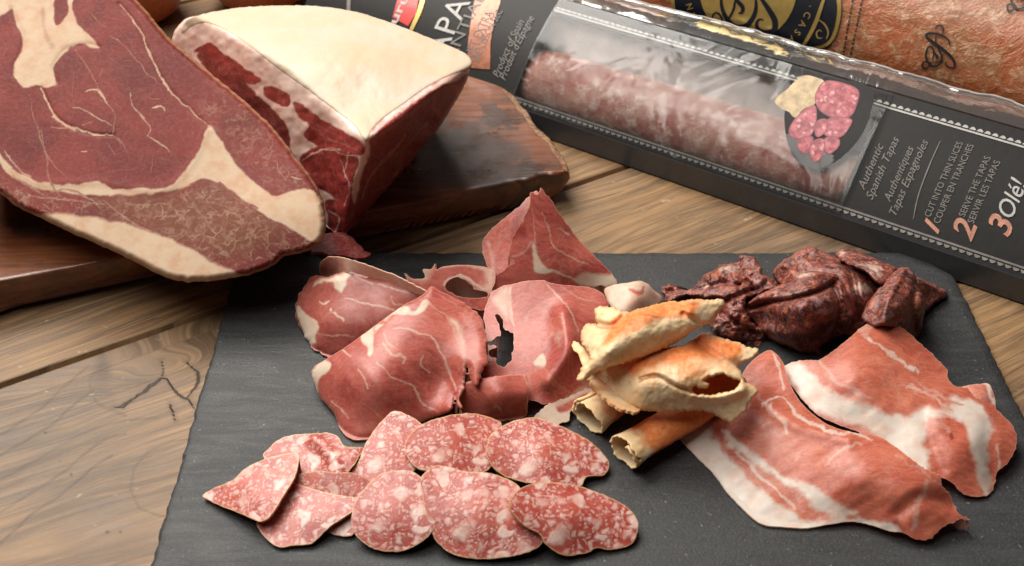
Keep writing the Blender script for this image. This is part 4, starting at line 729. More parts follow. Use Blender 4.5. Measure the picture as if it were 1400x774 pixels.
sheet('draped_slice', q8([(20, 355), (60, 290), (150, 230), (250, 150), (290, 90), (330, 50), (375, 25), (400, 35), (430, 70), (445, 120), (470, 180), (510, 240), (580, 300), (640, 330), (720, 350), (800, 360), (860, 395), (920, 440), (975, 480), (1010, 500), (1050, 520), (1055, 560), (1085, 590), (1095, 610), (1120, 660), (1165, 690), (1120, 690), (1060, 720), (1000, 765), (950, 765), (900, 740), (850, 735), (780, 712), (700, 697), (620, 707), (520, 722), (430, 717), (360, 710), (310, 680), (220, 590), (160, 510), (90, 440)]),
      [(927, 596, .2), (976, 648, .1), (1040, 714, .1), (1110, 720, .1), (1180, 714, .25), (1250, 735, .3), (1320, 705, .6), (1300, 670, 1.4), (1285, 645, 2.0), (1240, 612, 2.2), (1190, 594, 2.1), (1130, 578, 1.8), (1090, 540, 1.7), (1055, 482, 1.7), (1020, 520, 1.4), (1060, 570, 1.5), (1100, 640, 1.3), (1040, 640, .7), (1180, 650, 2.0), (1250, 670, 1.9), (1080, 690, .4), (980, 590, .5)],
      M_COP, parent=t, seed=53, jag=.8, jags=4, jagf=lambda x, y: .4+2.0*sstep(1240, 1280, x), wr=[(.07, 35), (.035, 11, -.5, 3)], folds=[([(1230, 700), (1260, 680), (1300, 690)], -.13, 11), ([(1040, 545), (1090, 580), (1160, 600)], .2, 12)],
      layers=[(0, 'p', q8([(0, 340), (120, 260), (160, 370), (230, 450), (290, 520), (360, 580), (440, 640), (520, 690), (620, 690), (740, 690), (860, 710), (850, 760), (500, 740), (300, 720)]), 1, 3, 4),
              (0, 'p', q8([(200, 340), (260, 380), (320, 430), (400, 490), (480, 540), (560, 565), (640, 620), (720, 660), (660, 670), (560, 650), (520, 600), (440, 545), (380, 500), (340, 480), (280, 440), (220, 400)]), 1, 3, 3.5),
              (0, 'l', q8([(240, 420), (320, 500), (400, 570), (480, 640)]), .8, 2.5, 3), (0, 'l', q8([(350, 245), (380, 222), (430, 215), (480, 270), (540, 310), (620, 345), (700, 355), (780, 380)]), .85, 4.5), (0, 'l', q8([(385, 225), (390, 270), (430, 310), (440, 350)]), .7, 3.5, 3), (0, 'l', q8([(360, 240), (400, 290)]), .5, 3),
              (0, 'l', q8([(600, 470), (660, 420), (740, 390)]), .55, 3.5, 3), (0, 'l', q8([(480, 455), (505, 420)]), .4, 3, 3), (0, 'l', q8([(395, 40), (415, 110), (440, 180)]), .7, 4), (1, 'p', q8([(290, 330), (340, 200), (300, 180), (250, 230), (240, 300)]), .35, 3, 14), (2, 'p', q8([(250, 440), (330, 480), (520, 600), (560, 690), (440, 620), (300, 520)]), .6, 3, 6),
              (0, 'l', q8([(1000, 540), (960, 640), (940, 720)]), .5, 5, 5), (0, 'l', q8([(880, 440), (980, 500), (1060, 560)]), .45, 3, 3), (1, 'p', q8([(820, 700), (880, 690), (890, 740), (840, 740)]), .9, 3, 3)])

# ------------------------------------------------------------------ crisp rolls
G5 = 'golden crisp rolled pieces in the middle of the slate'
rr_ = lambda p: cr(760, 380, 2.867, p)
def tube(name, P, Q, r0, r1, mat, label, seed, turns=1.18, cut=.5, parent=None, start=-1.2, squash=.8):
    P = np.array(P, float); Q = np.array(Q, float); ax = Q-P; L = np.linalg.norm(ax); ax /= L
    s = np.cross(ax, [0, 0, 1]); s /= np.linalg.norm(s); up = np.cross(s, ax); nu, nt = 90, 120; V = []; M = []; E = []
    rs = np.random.RandomState(seed); n = nu*nt
    Uu, T = np.meshgrid(np.linspace(0, 1, nu), np.linspace(0, 1, nt), indexing='ij')
    th = start+T*turns*2*math.pi
    e0 = (cut*.55*fbm(th*14, th*0, 13, seed)+cut*.25*fbm(th*40, th*0, 9, seed+4)); e1 = cut*.5*fbm(th*14, th*0+9, 10, seed+2)
    l = Uu*(L+e1-e0)+e0
    r = (r0+(r1-r0)*Uu)*(1-.22*T)+.06*fbm(th*30, Uu*160, 30, seed+7)+.025*fbm(th*30, Uu*160, 9, seed+8)+.12*np.exp(-((Uu)/.10)**2)
    V = P+ax*l[..., None]+s*(r*np.cos(th))[..., None]+up*(r*np.sin(th)*squash)[..., None]
    V = V.reshape(-1, 3); d = (V-P)-((V-P)@ax)[:, None]*ax; dn = d/(np.linalg.norm(d, axis=1)[:, None]+1e-9); B = V-dn*.09
    I = np.arange(n).reshape(nu, nt); q = np.stack([I[:-1, :-1], I[1:, :-1], I[1:, 1:], I[:-1, 1:]], -1).reshape(-1, 4); e = boundary(q)
    F = np.concatenate([q, q[:, ::-1]+n, np.stack([e[:, 1], e[:, 0], e[:, 0]+n, e[:, 1]+n], 1)])
    fr = (np.clip(.95 if seed == 61 else .45+1.2*fbm(th*20, Uu*120, 40, seed+3), 0, 1)*np.ones_like(th)).ravel()*sstep(.03, .25, Uu.ravel())
    M = np.stack([fr, fr*0, fr*0], 1); M2 = M.copy(); M2[:, 0] *= .3; M2[:, 1] = .45*sstep(.02, .3, Uu.ravel())  # inner wall darkens with depth: shade of the hollow painted in
    VV = np.concatenate([V, B]); VV[:, 2] = np.maximum(VV[:, 2], .63)
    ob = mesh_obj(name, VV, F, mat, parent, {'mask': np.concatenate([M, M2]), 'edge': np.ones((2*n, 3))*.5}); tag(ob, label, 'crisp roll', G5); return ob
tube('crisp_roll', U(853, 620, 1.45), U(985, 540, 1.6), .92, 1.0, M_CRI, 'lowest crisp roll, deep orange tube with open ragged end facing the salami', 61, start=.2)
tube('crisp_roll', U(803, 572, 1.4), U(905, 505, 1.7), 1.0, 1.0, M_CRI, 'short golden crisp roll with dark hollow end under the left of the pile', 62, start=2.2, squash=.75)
t = slice_thing('crisp_roll', 'big middle crisp roll with torn red-orange opening at its right end', 'crisp roll', G5, (910, 530))
sheet('shell', rr_([(120, 400), (160, 370), (250, 325), (340, 295), (430, 270), (500, 262), (580, 215), (640, 232), (700, 250), (750, 268), (788, 272), (795, 295), (770, 315), (735, 335), (718, 352), (728, 375), (742, 405), (790, 437), (775, 470), (760, 490), (742, 525), (720, 540), (690, 570), (660, 558), (640, 545), (580, 522), (500, 522), (400, 527), (300, 512), (240, 480), (190, 440)]),
      [(805, 518, 2.0), (850, 495, 3.0), (910, 478, 4.0), (962, 455, 3.9), (1034, 478, 3.6), (1015, 502, 3.6), (1034, 533, 3.2), (1001, 578, 2.2), (962, 562, 2.4), (900, 563, 2.3), (850, 550, 2.2), (880, 525, 3.7), (940, 515, 4.1), (1000, 510, 3.9), (920, 545, 3.1)], M_CRI, parent=t, skirt=False, seed=63, thick=.14, jag=1.7, jags=5, rnd=4, rdrop=.15, step=1.2, wr=[(.06, 40), (.012, 6)],
      holes=[rr_([(532, 440), (550, 428), (590, 432), (600, 415), (580, 402), (620, 385), (650, 378), (700, 398), (725, 405), (712, 430), (690, 445), (640, 452), (620, 460), (585, 455), (545, 455)])], folds=[(rr_([(330, 395), (400, 385), (480, 430), (540, 445)]), -.16, 3), (rr_([(560, 260), (660, 330), (720, 350)]), -.3, 8), (rr_([(540, 465), (640, 470), (730, 440)]), .22, 7)],
      layers=[(0, 'p', rr_([(260, 330), (430, 275), (580, 215), (720, 255), (720, 310), (640, 330), (560, 340), (420, 350), (300, 370)]), .95, 3, 14), (0, 'p', rr_([(300, 380), (520, 340), (700, 360), (600, 400), (400, 400)]), .45, 3, 16), (1, 'l', rr_([(330, 400), (400, 388), (480, 430), (540, 448)]), .7, 2.5, 1.5), (1, 'l', rr_([(320, 410), (360, 390)]), .6, 2, 1)])
sheet('inner_layer', rr_([(515, 445), (560, 400), (640, 365), (730, 385), (745, 420), (700, 470), (600, 478), (530, 468)]), [(940, 535, 2.6), (985, 510, 2.7), (1015, 525, 2.5), (990, 540, 2.2)], M_CRI, parent=t, seed=64, mbase=(1, .45, 0), skirt=False)  # base mask darkened to paint the shade inside the opening
t = slice_thing('crisp_roll', 'topmost crisp roll, pale golden with orange flush, lying across the pile', 'crisp roll', G5, (880, 470))
sheet('shell', rr_([(85, 405), (90, 370), (105, 345), (135, 310), (105, 265), (95, 235), (105, 200), (125, 178), (160, 182), (150, 150), (160, 118), (200, 110), (245, 122), (275, 135), (340, 118), (410, 100), (470, 92), (550, 82), (600, 88), (640, 82), (662, 100), (655, 125), (635, 140), (615, 175), (570, 190), (520, 222), (470, 258), (400, 290), (320, 318), (250, 338), (190, 358), (150, 372), (120, 405), (100, 412)]),
      [(792, 520, 3.2), (795, 455, 3.6), (812, 422, 4.0), (845, 425, 4.7), (917, 414, 5.2), (985, 412, 4.9), (975, 440, 4.6), (925, 466, 4.4), (860, 492, 4.0), (880, 445, 5.5), (830, 480, 4.9), (940, 430, 5.5), (812, 505, 3.7)], M_CRI, parent=t, skirt=False, seed=65, thick=.14, jag=1.7, jags=5, rnd=7, rdrop=.35, step=1.2, wr=[(.06, 40), (.012, 6)],
      folds=[(rr_([(150, 180), (220, 190), (270, 150)]), -.4, 6), (rr_([(100, 250), (150, 290), (200, 230)]), -.2, 8), (rr_([(500, 140), (560, 180)]), -.2, 4), (rr_([(300, 160), (420, 140), (520, 130)]), .12, 8)],
      layers=[(0, 'p', rr_([(200, 200), (260, 140), (400, 100), (560, 90), (540, 140), (440, 160), (330, 190), (250, 230), (190, 250)]), 1, 3, 12), (0, 'l', rr_([(240, 180), (320, 190), (300, 205)]), 1.2, 7, 5), (1, 'l', rr_([(150, 183), (215, 195), (235, 190)]), .5, 2.5, 2), (1, 'p', rr_([(515, 100), (550, 90), (560, 102), (530, 108)]), .5, 2, 2), (1, 'l', rr_([(350, 145), (420, 155)]), .35, 3, 2)])
sheet('broken_chip', rr_([(62, 262), (75, 250), (100, 262), (130, 300), (140, 330), (115, 345), (95, 320), (85, 290), (68, 282)]), [(783, 470, 2.6), (805, 490, 3.1), (800, 470, 3.0)], M_CRI, parent=t, seed=66, mbase=(.2, 0, 0), skirt=False)
sheet('under_fold', rr_([(135, 400), (170, 390), (220, 430), (270, 480), (330, 512), (310, 525), (250, 512), (190, 470), (150, 430)]), [(808, 520, 2.5), (850, 550, 2.6), (875, 560, 2.4), (835, 545, 2.7)], M_CRI, parent=t, seed=67, mbase=(.3, 0, 0), skirt=False)

# ------------------------------------------------------------------ sausage package: local frame u (along), v (up the sloping face), n
PA = U(712, 147, 1.7); PB = U(1400, 380, 1.7); u = (PB-PA)/np.linalg.norm(PB-PA); v0 = np.cross([0, 0, 1.], u); TH = R(42)
v = v0*math.cos(TH)+np.array([0, 0, 1.])*math.sin(TH); nrm = np.cross(u, v); W = 7.85
def pk(a, b, c=0): 
    a = np.asarray(a, float); b = np.asarray(b, float); c = np.asarray(c, float)
    return PA+u*a[..., None]+v*b[..., None]+nrm*c[..., None]
M_BLK = plain('black_card', (.012, .0105, .0098), .5, .25, 0, bump=.02, bs=2); M_GRYC = plain('dark_tray', (.05, .052, .056), .38, .5, .3, bump=.01)
M_WHT = plain('white_print', (.55, .53, .50), .5, .3, 0, var=.2); M_WHT2 = plain('grey_print', (.24, .22, .20), .5, .3, 0, var=.3)
M_COPR = plain('copper_print', (.42, .155, .085), .38, .5, .3, metal=.35, bs=2, var=.4); M_RED = plain('red_print', (.62, .03, .025), .4, .5, .3); M_GOLD = plain('gold_print', (.62, .43, .13), .32, .5, metal=.6, bump=.01)
M_NAVY = plain('navy_print', (.006, .0075, .014), .5, .3, 0); M_INK = plain('black_print', (.01, .01, .012), .5)
M_CREAM = plain('bread_print', (.68, .50, .28), .5, bs=1.5, var=.45); M_PINK = plain('rose_print', (.55, .11, .14), .5, bs=3, var=.6)
M_FILM = film_mat('clear_film', .025, .018, .13, .28, .16, (.55, .52, .5)); M_RIM = film_mat('clear_rim', .45, .16, .12, .2, .25, (.6,.58,.56))
M_BACK = plain('inner_tray', (.46, .40, .37), .25, .5, .6, bump=.15, bs=.7, var=.4)
pack = empty('sausage_package', PA-np.array([0, 0, 1.7])+u*8); tag(pack, 'long black packet with clear window, lettering and white stitch lines, propped behind the slate', 'package')
U0, U1 = -20.0, 45.0
def quadgrid(us, vs, c=0):
    A, B = np.meshgrid(us, vs, indexing='ij'); C = c(A, B) if callable(c) else np.full(A.shape, float(c)); V = pk(A, B, C).reshape(-1, 3)
    nr, nc = A.shape; I = np.arange(nr*nc).reshape(nr, nc); return V, np.stack([I[:-1, :-1], I[1:, :-1], I[1:, 1:], I[:-1, 1:]], -1).reshape(-1, 4)
def dome(a, b): return .45*np.sin(np.clip(b/W, 0, 1)*math.pi)*(1+.0*a)
WU0, WU1, WV0, WV1 = -.8, 21.9, .62, 6.75
def merge(parts):
    V = []; F = []; o = 0
    for a, b in parts: V.append(np.asarray(a)); F += (np.asarray(b)+o).tolist(); o += len(a)
    return np.concatenate(V), F
# sleeve: left panel, right panel, two long borders (all one card)
vv_ = np.linspace(0, W, 24)
mesh_obj('sleeve', *merge([quadgrid(np.linspace(U0, WU0, 40), vv_, lambda a, b: dome(a, b)+.02*fbm(a*10, b*10, 40, 3, 2)), quadgrid(np.linspace(WU1, U1, 40), vv_, lambda a, b: dome(a, b)*.6),
                           quadgrid(np.linspace(WU0, WU1, 40), np.linspace(0, WV0, 4), dome), quadgrid(np.linspace(WU0, WU1, 40), np.linspace(WV1, W, 6), dome)]), M_BLK, pack)
# tray: front lip, ends, back, floor
def prism(prof, us):
    V = []; F = []
    for a in us:
        for (h_, z_) in prof: V.append(PA+u*a+v0*h_+np.array([0, 0, z_-1.7]))
    m = len(prof); k = len(us)
    for i in range(k-1):
        for j in range(m): j2 = (j+1) % m; F.append((i*m+j, (i+1)*m+j, (i+1)*m+j2, i*m+j2))
    F.append(tuple(range(m))); F.append(tuple(range((k-1)*m, k*m))[::-1]); return V, F
ct, st_ = math.cos(TH), math.sin(TH); top_h, top_z = W*ct, 1.7+W*st_
mesh_obj('tray', *prism([(.15, .05), (0, .12), (-.04, 1.62), (.0, 1.69), (.42, 1.78), (.9, .5), (5.0, .5), (top_h-.1, top_z-1.9), (top_h-.5, top_z-.42), (top_h, top_z-.02), (top_h+.5, top_z-.1), (top_h+.6, top_z-.5), (top_h+.2, .05)], list(np.linspace(U0+.05, U1-.05, 12))), M_GRYC, pack, smooth=False)
A2, F2 = quadgrid(np.linspace(WU0-.5, WU1+.5, 120), np.linspace(.3, W-.2, 40), lambda a, b: -1.5+.9*sstep(4.6, 7, b)+.22*fbm(a*10, b*10, 26, 7))
mesh_obj('inner_tray', A2, F2, M_BACK, pack)
A2, F2 = quadgrid(np.linspace(WU0-.05, WU1+.3, 200), np.linspace(0.05, W, 40), lambda a, b: dome(a, b)+.10+.015*fbm(a*6, b*10, 30, 4, 2))
mesh_obj('window_film', A2, F2, M_FILM, pack)
# stitch lines: rows of small printed triangles and a thin rule
def stitches(vline, sign, mat, a0=WU0):
    V = []; F = []; a = a0
    while a < U1-.3:
        h_ = .035+float(dome(a, vline)*(1 if a < WU1 else .6))
        for (da, db) in ((0, 0), (.34, 0), (.37, .07*sign), (.24, .17*sign), (.12, .16*sign)): V.append(pk(a+da, vline+db, h_))
        n = len(V); F.append((n-5, n-4, n-3, n-2, n-1) if sign > 0 else (n-1, n-2, n-3, n-4, n-5)); a += .42
    n = len(V); 
    for b in (vline-.05*sign-.03*sign, vline-.16*sign-.03*sign):
        for k in range(60):
            a = a0+(U1-.3-a0)*k/59; V.append(pk(a, b, .035+float(dome(a, b)*(1 if a < WU1 else .6))))
    for k in range(59): F.append((n+k, n+k+1, n+60+k+1, n+60+k))
    return np.array(V), F
mesh_obj('stitch_print', *stitches(7.05, 1, M_WHT), M_WHT, pack, smooth=False)
mesh_obj('stitch_print', *stitches(.36, -1, M_WHT2), M_WHT2, pack, smooth=False)
# printing on the sleeve: text x-axis = +v, text up = -u
FT = None
def text_mesh(s, shear=0, bold=0, res=3, space=1.0):
    cu = bpy.data.curves.new('tmp', 'FONT'); cu.body = s; cu.size = 1; cu.shear = shear; cu.offset = bold; cu.resolution_u = res; cu.space_character = space
    ob = bpy.data.objects.new('tmp', cu); link(ob); dg = bpy.context.evaluated_depsgraph_get(); me = ob.evaluated_get(dg).to_mesh()
    V = np.array([tuple(q.co) for q in me.vertices]); F = [tuple(p_.vertices) for p_ in me.polygons]; bpy.data.objects.remove(ob); bpy.data.curves.remove(cu)
    return V, F
def subdiv_uv(V, F): return V, F
def face_text(s, a, b, length, size, mat, shear=0, bold=0, lift=.05, space=1.0, k=.6, name='lettering'):
    V, F = text_mesh(s, shear, bold, space=space); w_ = V[:, 0].max()-V[:, 0].min(); sx = length/w_; X = (V[:, 0]-V[:, 0].min())*sx; Y = V[:, 1]*size
    bb = b+X; aa = a-Y; mesh_obj(name, pk(aa, bb, dome(aa, bb)*k+lift), [f[::-1] for f in F] if False else F, mat, pack, smooth=False)
def uv_of(px, py):
    q = onplane(np.array(px, float), np.array(py, float), PA, nrm)-PA; return q@u, q@v
def line_text(s, p0, p1, size, mat, **k):      # p0 start, p1 end, given on the photographed face
    a0, b0 = uv_of(*p0); a1, b1 = uv_of(*p1); face_text(s, float(a0+a1)/2+size*.3, float(b0), float(b1-b0), size, mat, **k)
line_text('Authentic', (1182, 262), (1201, 198), .66, M_WHT2, shear=.4, bold=.0)
line_text('Spanish Tapas', (1193, 275), (1222, 189), .66, M_WHT2, shear=.4)
line_text('Authentiques', (1216, 278), (1243, 202), .66, M_WHT2, shear=.4)
line_text('Tapas Espagnoles', (1224, 295), (1263, 193), .66, M_WHT2, shear=.4)
line_text('CUT INTO THIN SLICES', (1270, 298), (1312, 196), .52, M_WHT2)
line_text('COUPER EN TRANCHES', (1283, 307), (1326, 199), .52, M_WHT2)
line_text('SERVE THE TAPAS', (1317, 298), (1350, 216), .52, M_WHT2)
line_text('SERVIR LES TAPAS', (1329, 307), (1363, 222), .52, M_WHT2)
line_text('Olé!', (1374, 298), (1396, 248), 1.35, M_WHT, shear=.35, bold=.005)
line_text('1', (1272, 318), (1280, 303), 1.3, M_COPR, shear=.4, bold=.02); line_text('2', (1316, 328), (1324, 303), 1.7, M_COPR, shear=.3, bold=.02); line_text('3', (1366, 322), (1374, 298), 1.8, M_COPR, shear=.3, bold=.02)
def ribbon(pts, wd, tip=.15, n=None):
    P = smooth_poly(pts, False); t_ = np.gradient(P, axis=0); nn_ = np.stack([-t_[:, 1], t_[:, 0]], 1)/(np.hypot(*t_.T)[:, None]+1e-9); s = np.linspace(0, 1, len(P))
    ww = wd*(tip+(1-tip)*np.sin(math.pi*s)**.8)/2; L = P+nn_*ww[:, None]; R_ = P-nn_*ww[:, None]; m = len(P)
    return np.concatenate([L, R_]), [(k, k+1, m+k+1, m+k) for k in range(m-1)]
def face_map(lift, k=1.0):
    def f(x, y):
        a, b = uv_of(x, y); return pk(a, b, dome(a, b)*k+lift)
    return f
V, F = ribbon([(1249, 301), (1256, 270), (1270, 232), (1286, 195)], 1.6, .5); mesh_obj('printed_rule', face_map(.05, .6)(V[:, 0], V[:, 1]), F, M_WHT2, pack, smooth=False)
# left end of the sleeve: red tab with gold line, big title, copper band, small lines
sheet('red_tab', [(553, -28), (549, 0), (541, 28), (562, 40), (574, 22), (580, -28)], None, M_RED, mode='flat', mapper=face_map(.06), parent=pack, smooth=False, jag=.1)
V, F = ribbon([(566, 45), (577, 22), (583, -2), (584, -30)], 6, .8); mesh_obj('gold_line', face_map(.065)(V[:, 0], V[:, 1]), F, M_GOLD, pack, smooth=False)
line_text('auruño', (546, 52), (564, -34), 1.0, M_WHT, lift=.085, k=1, bold=.02)
line_text('TAPAS', (589, 104), (641, -16), 2.5, M_WHT, lift=.07, k=1, space=1.05); line_text('ESSENTIALS', (606, 118), (664, -18), 1.25, M_WHT2, lift=.07, k=1)
sheet('copper_band', [(642, 95), (644, 60), (650, 20), (655, -26), (688, -26), (686, 8), (680, 30), (675, 60), (673, 98)], None, M_COPR, mode='flat', mapper=face_map(.06), parent=pack, smooth=False, jag=.2)
line_text('FUET EXTRA', (648, 88), (668, 18), 1.0, M_WHT2, lift=.085, k=1); line_text('SAUCISSON SEC', (660, 90), (680, 16), .8, M_WHT2, lift=.085, k=1)
line_text('Product of Spain', (693, 112), (704, 28), .8, M_WHT2, lift=.07, k=1, shear=.4); line_text("Produit d'Espagne", (703, 116), (716, 22), .8, M_WHT2, lift=.07, k=1, shear=.4)
V, F = ribbon([(480, 30), (482, 0), (485, -20)], 5, .8); mesh_obj('printed_rule', face_map(.065)(V[:, 0], V[:, 1]), F, M_WHT2, pack, smooth=False)
# printed picture of a plate with sliced sausage and toast
pp = lambda p: cr(1050, 90, 5.159, p)
pic = sheet('plate_picture', pp([(130, 350), (155, 250), (300, 150), (600, 110), (745, 190), (735, 320), (700, 450), (620, 580), (500, 690), (380, 745), (290, 735), (200, 670), (145, 550), (130, 440)]), None, M_BLK, mode='flat', mapper=face_map(.105, 1), parent=pack, jag=.1)
sheet('toast_picture', pp([(60, 275), (100, 220), (140, 190), (190, 130), (240, 85), (290, 78), (370, 100), (400, 125), (370, 200), (340, 290), (280, 320), (240, 350), (215, 390), (185, 380), (160, 350), (110, 330)]), None, M_CREAM, mode='flat', mapper=face_map(.115, 1), parent=pack, jag=.2)
def print_slice(P, i):
    m_ = MS; sheet('slice_picture', pp(P), None, m_, mode='flat', mapper=face_map(.12+.004*i, 1), parent=pack, jag=.2, step=1)
def ms():
    m = MT('printed_slices'); co = m.coord(); cw = m.vadd(co, m.noisec(co, 4, 2), .3); vd = m.vor(cw, 3.2); (ed, _, _), _ = m.attr('edge')
    rr = m.n('ShaderNodeSeparateColor'); m.put(rr.inputs[0], vd.outputs['Color']); f = m.math('MULTIPLY', m.mr(rr.outputs[0], .4, .5), m.mr(vd.outputs['Distance'], .2, .5, 1, 0))
    c = m.mix(m.math('MULTIPLY', f, .7), m.mix(m.mr(m.noise(co, 2.5, 5), .35, .65), (.26, .03, .045), (.55, .13, .15)), (.75, .42, .42)); c = m.mix(m.mr(ed, 0, .35, .9, 0), c, (.25, .03, .05)); m.bsdf(c, .4, None, .5); return m.m
MS = ms()
for i, P in enumerate([[(340, 220), (400, 120), (520, 125), (640, 180), (635, 290), (590, 380), (500, 400), (400, 360), (350, 300)], [(160, 470), (200, 400), (270, 330), (340, 300), (355, 370), (340, 470), (300, 530), (220, 545), (170, 520)], [(430, 400), (520, 380), (600, 400), (590, 450), (540, 520), (470, 535), (400, 500)], [(220, 560), (280, 520), (330, 530), (320, 590), (270, 645), (225, 610)], [(410, 540), (480, 520), (520, 560), (500, 610), (440, 650), (410, 610)], [(300, 610), (340, 550), (400, 540), (415, 600), (390, 670), (345, 705), (305, 660)], [(350, 420), (420, 400), (430, 480), (370, 530), (340, 500)]]): print_slice(P, i)
# plastic rim of the packet behind its upper edge
def rim():
    V = []; na, nb = 260, 26
    A, B = np.meshgrid(np.linspace(-8, U1, na), np.linspace(0, 1, nb), indexing='ij')
    wid = 2.3+.55*fbm(A*10, A*0, 42, 5)+.2*fbm(A*10, A*0, 14, 9)
    Hh = top_h+.05+B*wid; Z = top_z+.1-.5*(B**2)*0+.35*np.sin(B*math.pi)*.6+.22*fbm(A*8, B*14, 20, 3)*B+.14*sstep(.9, 1, B)
    P = PA+A[..., None]*u+Hh[..., None]*v0+np.stack([A*0, A*0, Z-1.7], -1); I = np.arange(na*nb).reshape(na, nb)
    mesh_obj('plastic_rim', P.reshape(-1, 3), np.stack([I[:-1, :-1], I[1:, :-1], I[1:, 1:], I[:-1, 1:]], -1).reshape(-1, 4), M_RIM, pack)
    # thicker welded outer edge
    e = P[:, -1]; n = len(e); V = []; F = []
    for i in range(n):
        for a in range(6): V.append(e[i]+v0*.07*math.cos(a*math.pi/3)+np.array([0, 0, .07])*math.sin(a*math.pi/3))
    for i in range(n-1):
        for a in range(6): F.append((i*6+a, i*6+(a+1) % 6, (i+1)*6+(a+1) % 6, (i+1)*6+a))
    mesh_obj('rim_edge', V, F, plain('frosted_edge', (.42, .38, .36), .3, .5), pack)
rim()
# the sausage seen through the window
def saus():
    m = MT('mould_sausage'); co = m.coord(); a = m.noise(co, .4, 5, .65, .8); b = m.noise(co, 1.1, 5, .7); mp = m.n('ShaderNodeMapping'); m.put(mp.inputs[0], co); mp.inputs['Rotation'].default_value = (0, 0, R(34)); mp.inputs['Scale'].default_value = (1.6, .5, .8); c = m.noise(mp.outputs[0], 2.4, 4)
    col = m.mix(m.mr(a, .38, .62), (.36, .13, .10), (.50, .29, .23)); col = m.mix(m.mr(b, .46, .68, 0, .75), col, (.70, .56, .49)); col = m.mix(m.mr(c, .5, .7, 0, .35), col, (.30, .14, .11))
    m.bsdf(col, .5, m.bump(m.math('ADD', a, b), .12, .7), .4, .1, (1, .4, .3), .003); return m.m
na, nt = 220, 72; A, T = np.meshgrid(np.linspace(-3, 23.2, na), np.linspace(0, 2*math.pi, nt, endpoint=False), indexing='ij')
rad = 2.12*np.clip(1-((A-10)/13.3)**8, .02, 1)**.5*(1+.05*fbm(A*10, np.cos(T)*20, 40, 3)+.03*fbm(A*10, T*20, 12, 5))
ctr = pk(A, 2.75+0*A, -1.62+0*A); Pn = ctr+v*(rad*np.cos(T))[..., None]+nrm*(rad*np.sin(T)*.9)[..., None]; I = np.arange(na*nt).reshape(na, nt)
F = np.stack([I[:-1], I[1:], np.roll(I, -1, 1)[1:], np.roll(I, -1, 1)[:-1]], -1).reshape(-1, 4)
so = mesh_obj('dry_sausage', Pn.reshape(-1, 3), F, saus()); tag(so, 'whole dry cured sausage with whitish mould skin inside the window packet', 'sausage')

# ------------------------------------------------------------------ large meat log with label behind the packet
LR = 6.6; LA = PA+v0*(top_h+2.6+LR+.5)+np.array([0, 0, LR-1.7+.02]); la = u
def logm(off=.0): return lambda x, y: oncyl(np.asarray(x, float), np.asarray(y, float), LA, la, LR+off)
def log_mat():
    m = MT('log_casing'); co = m.coord(); a = m.noise(co, .35, 5, .6, .8); b = m.noise(co, 1.6, 5, .7, .4); c = m.noise(co, 6, 4, .7)
    col = m.mix(m.mr(a, .35, .65), (.46, .13, .045), (.36, .15, .06)); col = m.mix(m.mr(b, .48, .70, 0, .8), col, (.64, .41, .25)); col = m.mix(m.mr(b, .28, .45, .7, 0), col, (.36, .085, .035))
    w_ = m.n('ShaderNodeMapping'); m.put(w_.inputs[0], co); w_.inputs['Rotation'].default_value = (0, 0, R(35)); w_.inputs['Scale'].default_value = (.15, .6, .6); wr = m.noise(w_.outputs[0], .8, 4, .6, 1.5)
    m.bsdf(col, m.mr(c, .3, .7, .22, .42), m.bump(m.math('ADD', m.math('MULTIPLY', wr, 1.4), m.math('ADD', b, m.math('MULTIPLY', c, .3))), .25, .6), .5, .15, (1, .4, .2), .004, .4); return m.m
logo = empty('cured_meat_log', LA-np.array([0, 0, LR])+u*18); tag(logo, 'thick orange cased meat log with navy and gold round label behind the packet', 'meat log')
na, nt = 200, 140; A, T = np.meshgrid(np.linspace(-3, 46, na), np.linspace(0, 2*math.pi, nt, endpoint=False), indexing='ij')
rad = LR*np.clip(1-np.abs((A-21.5)/24.6)**9, .02, 1)**.5+.10*fbm(A*4, np.cos(T)*18, 30, 3)*sstep(20, 27, A)-.06
Pn = LA+A[..., None]*la+v0*(rad*np.cos(T))[..., None]+np.array([0, 0, 1.])*(rad*np.sin(T))[..., None]; I = np.arange(na*nt).reshape(na, nt)
mesh_obj('casing', Pn.reshape(-1, 3), np.stack([I[:-1], np.roll(I, -1, 1)[:-1], np.roll(I, -1, 1)[1:], I[1:]], -1).reshape(-1, 4)[:, ::-1], log_mat(), logo)
def ell(cx, cy, rx, ry, rot=0, n=60, a0=0, a1=360):
    t_ = np.radians(np.linspace(a0, a1, n, endpoint=(a1-a0 < 360))); x = rx*np.cos(t_); y = ry*np.sin(t_); c, s = math.cos(rot), math.sin(rot); return [(cx+p*c-q*s, cy+p*s+q*c) for p, q in zip(x, y)]
def dec(name, P, mat, off, st=2.0): return sheet(name, P, None, mat, mode='flat', mapper=logm(off), parent=logo, jag=.05, step=st)
dec('gold_border', [(915, -60), (917, 0), (922, 35), (935, 60), (990, 100), (1060, 110), (1090, 80), (1098, 72), (1115, 68), (1132, 62), (1144, 45), (1150, 15), (1146, -15), (1130, -60)], M_GOLD, .10)
dec('navy_label', [(922, -60), (922, 0), (928, 30), (940, 60), (990, 96), (1058, 104), (1088, 75), (1112, 64), (1130, 58), (1139, 42), (1144, 15), (1141, -10), (1124, -60)], M_NAVY, .13)
dec('gold_disc', ell(1023, -18, 67, 74, .05), M_GOLD, .16)
def strokes(name, L, mat, off):
    V, F = merge([ribbon(p, w_, tp) for p, w_, tp in L]); mesh_obj(name, logm(off)(V[:, 0], V[:, 1]), F, mat, logo, smooth=False)
g4 = lambda p: cr(910, 0, 5.6, p)
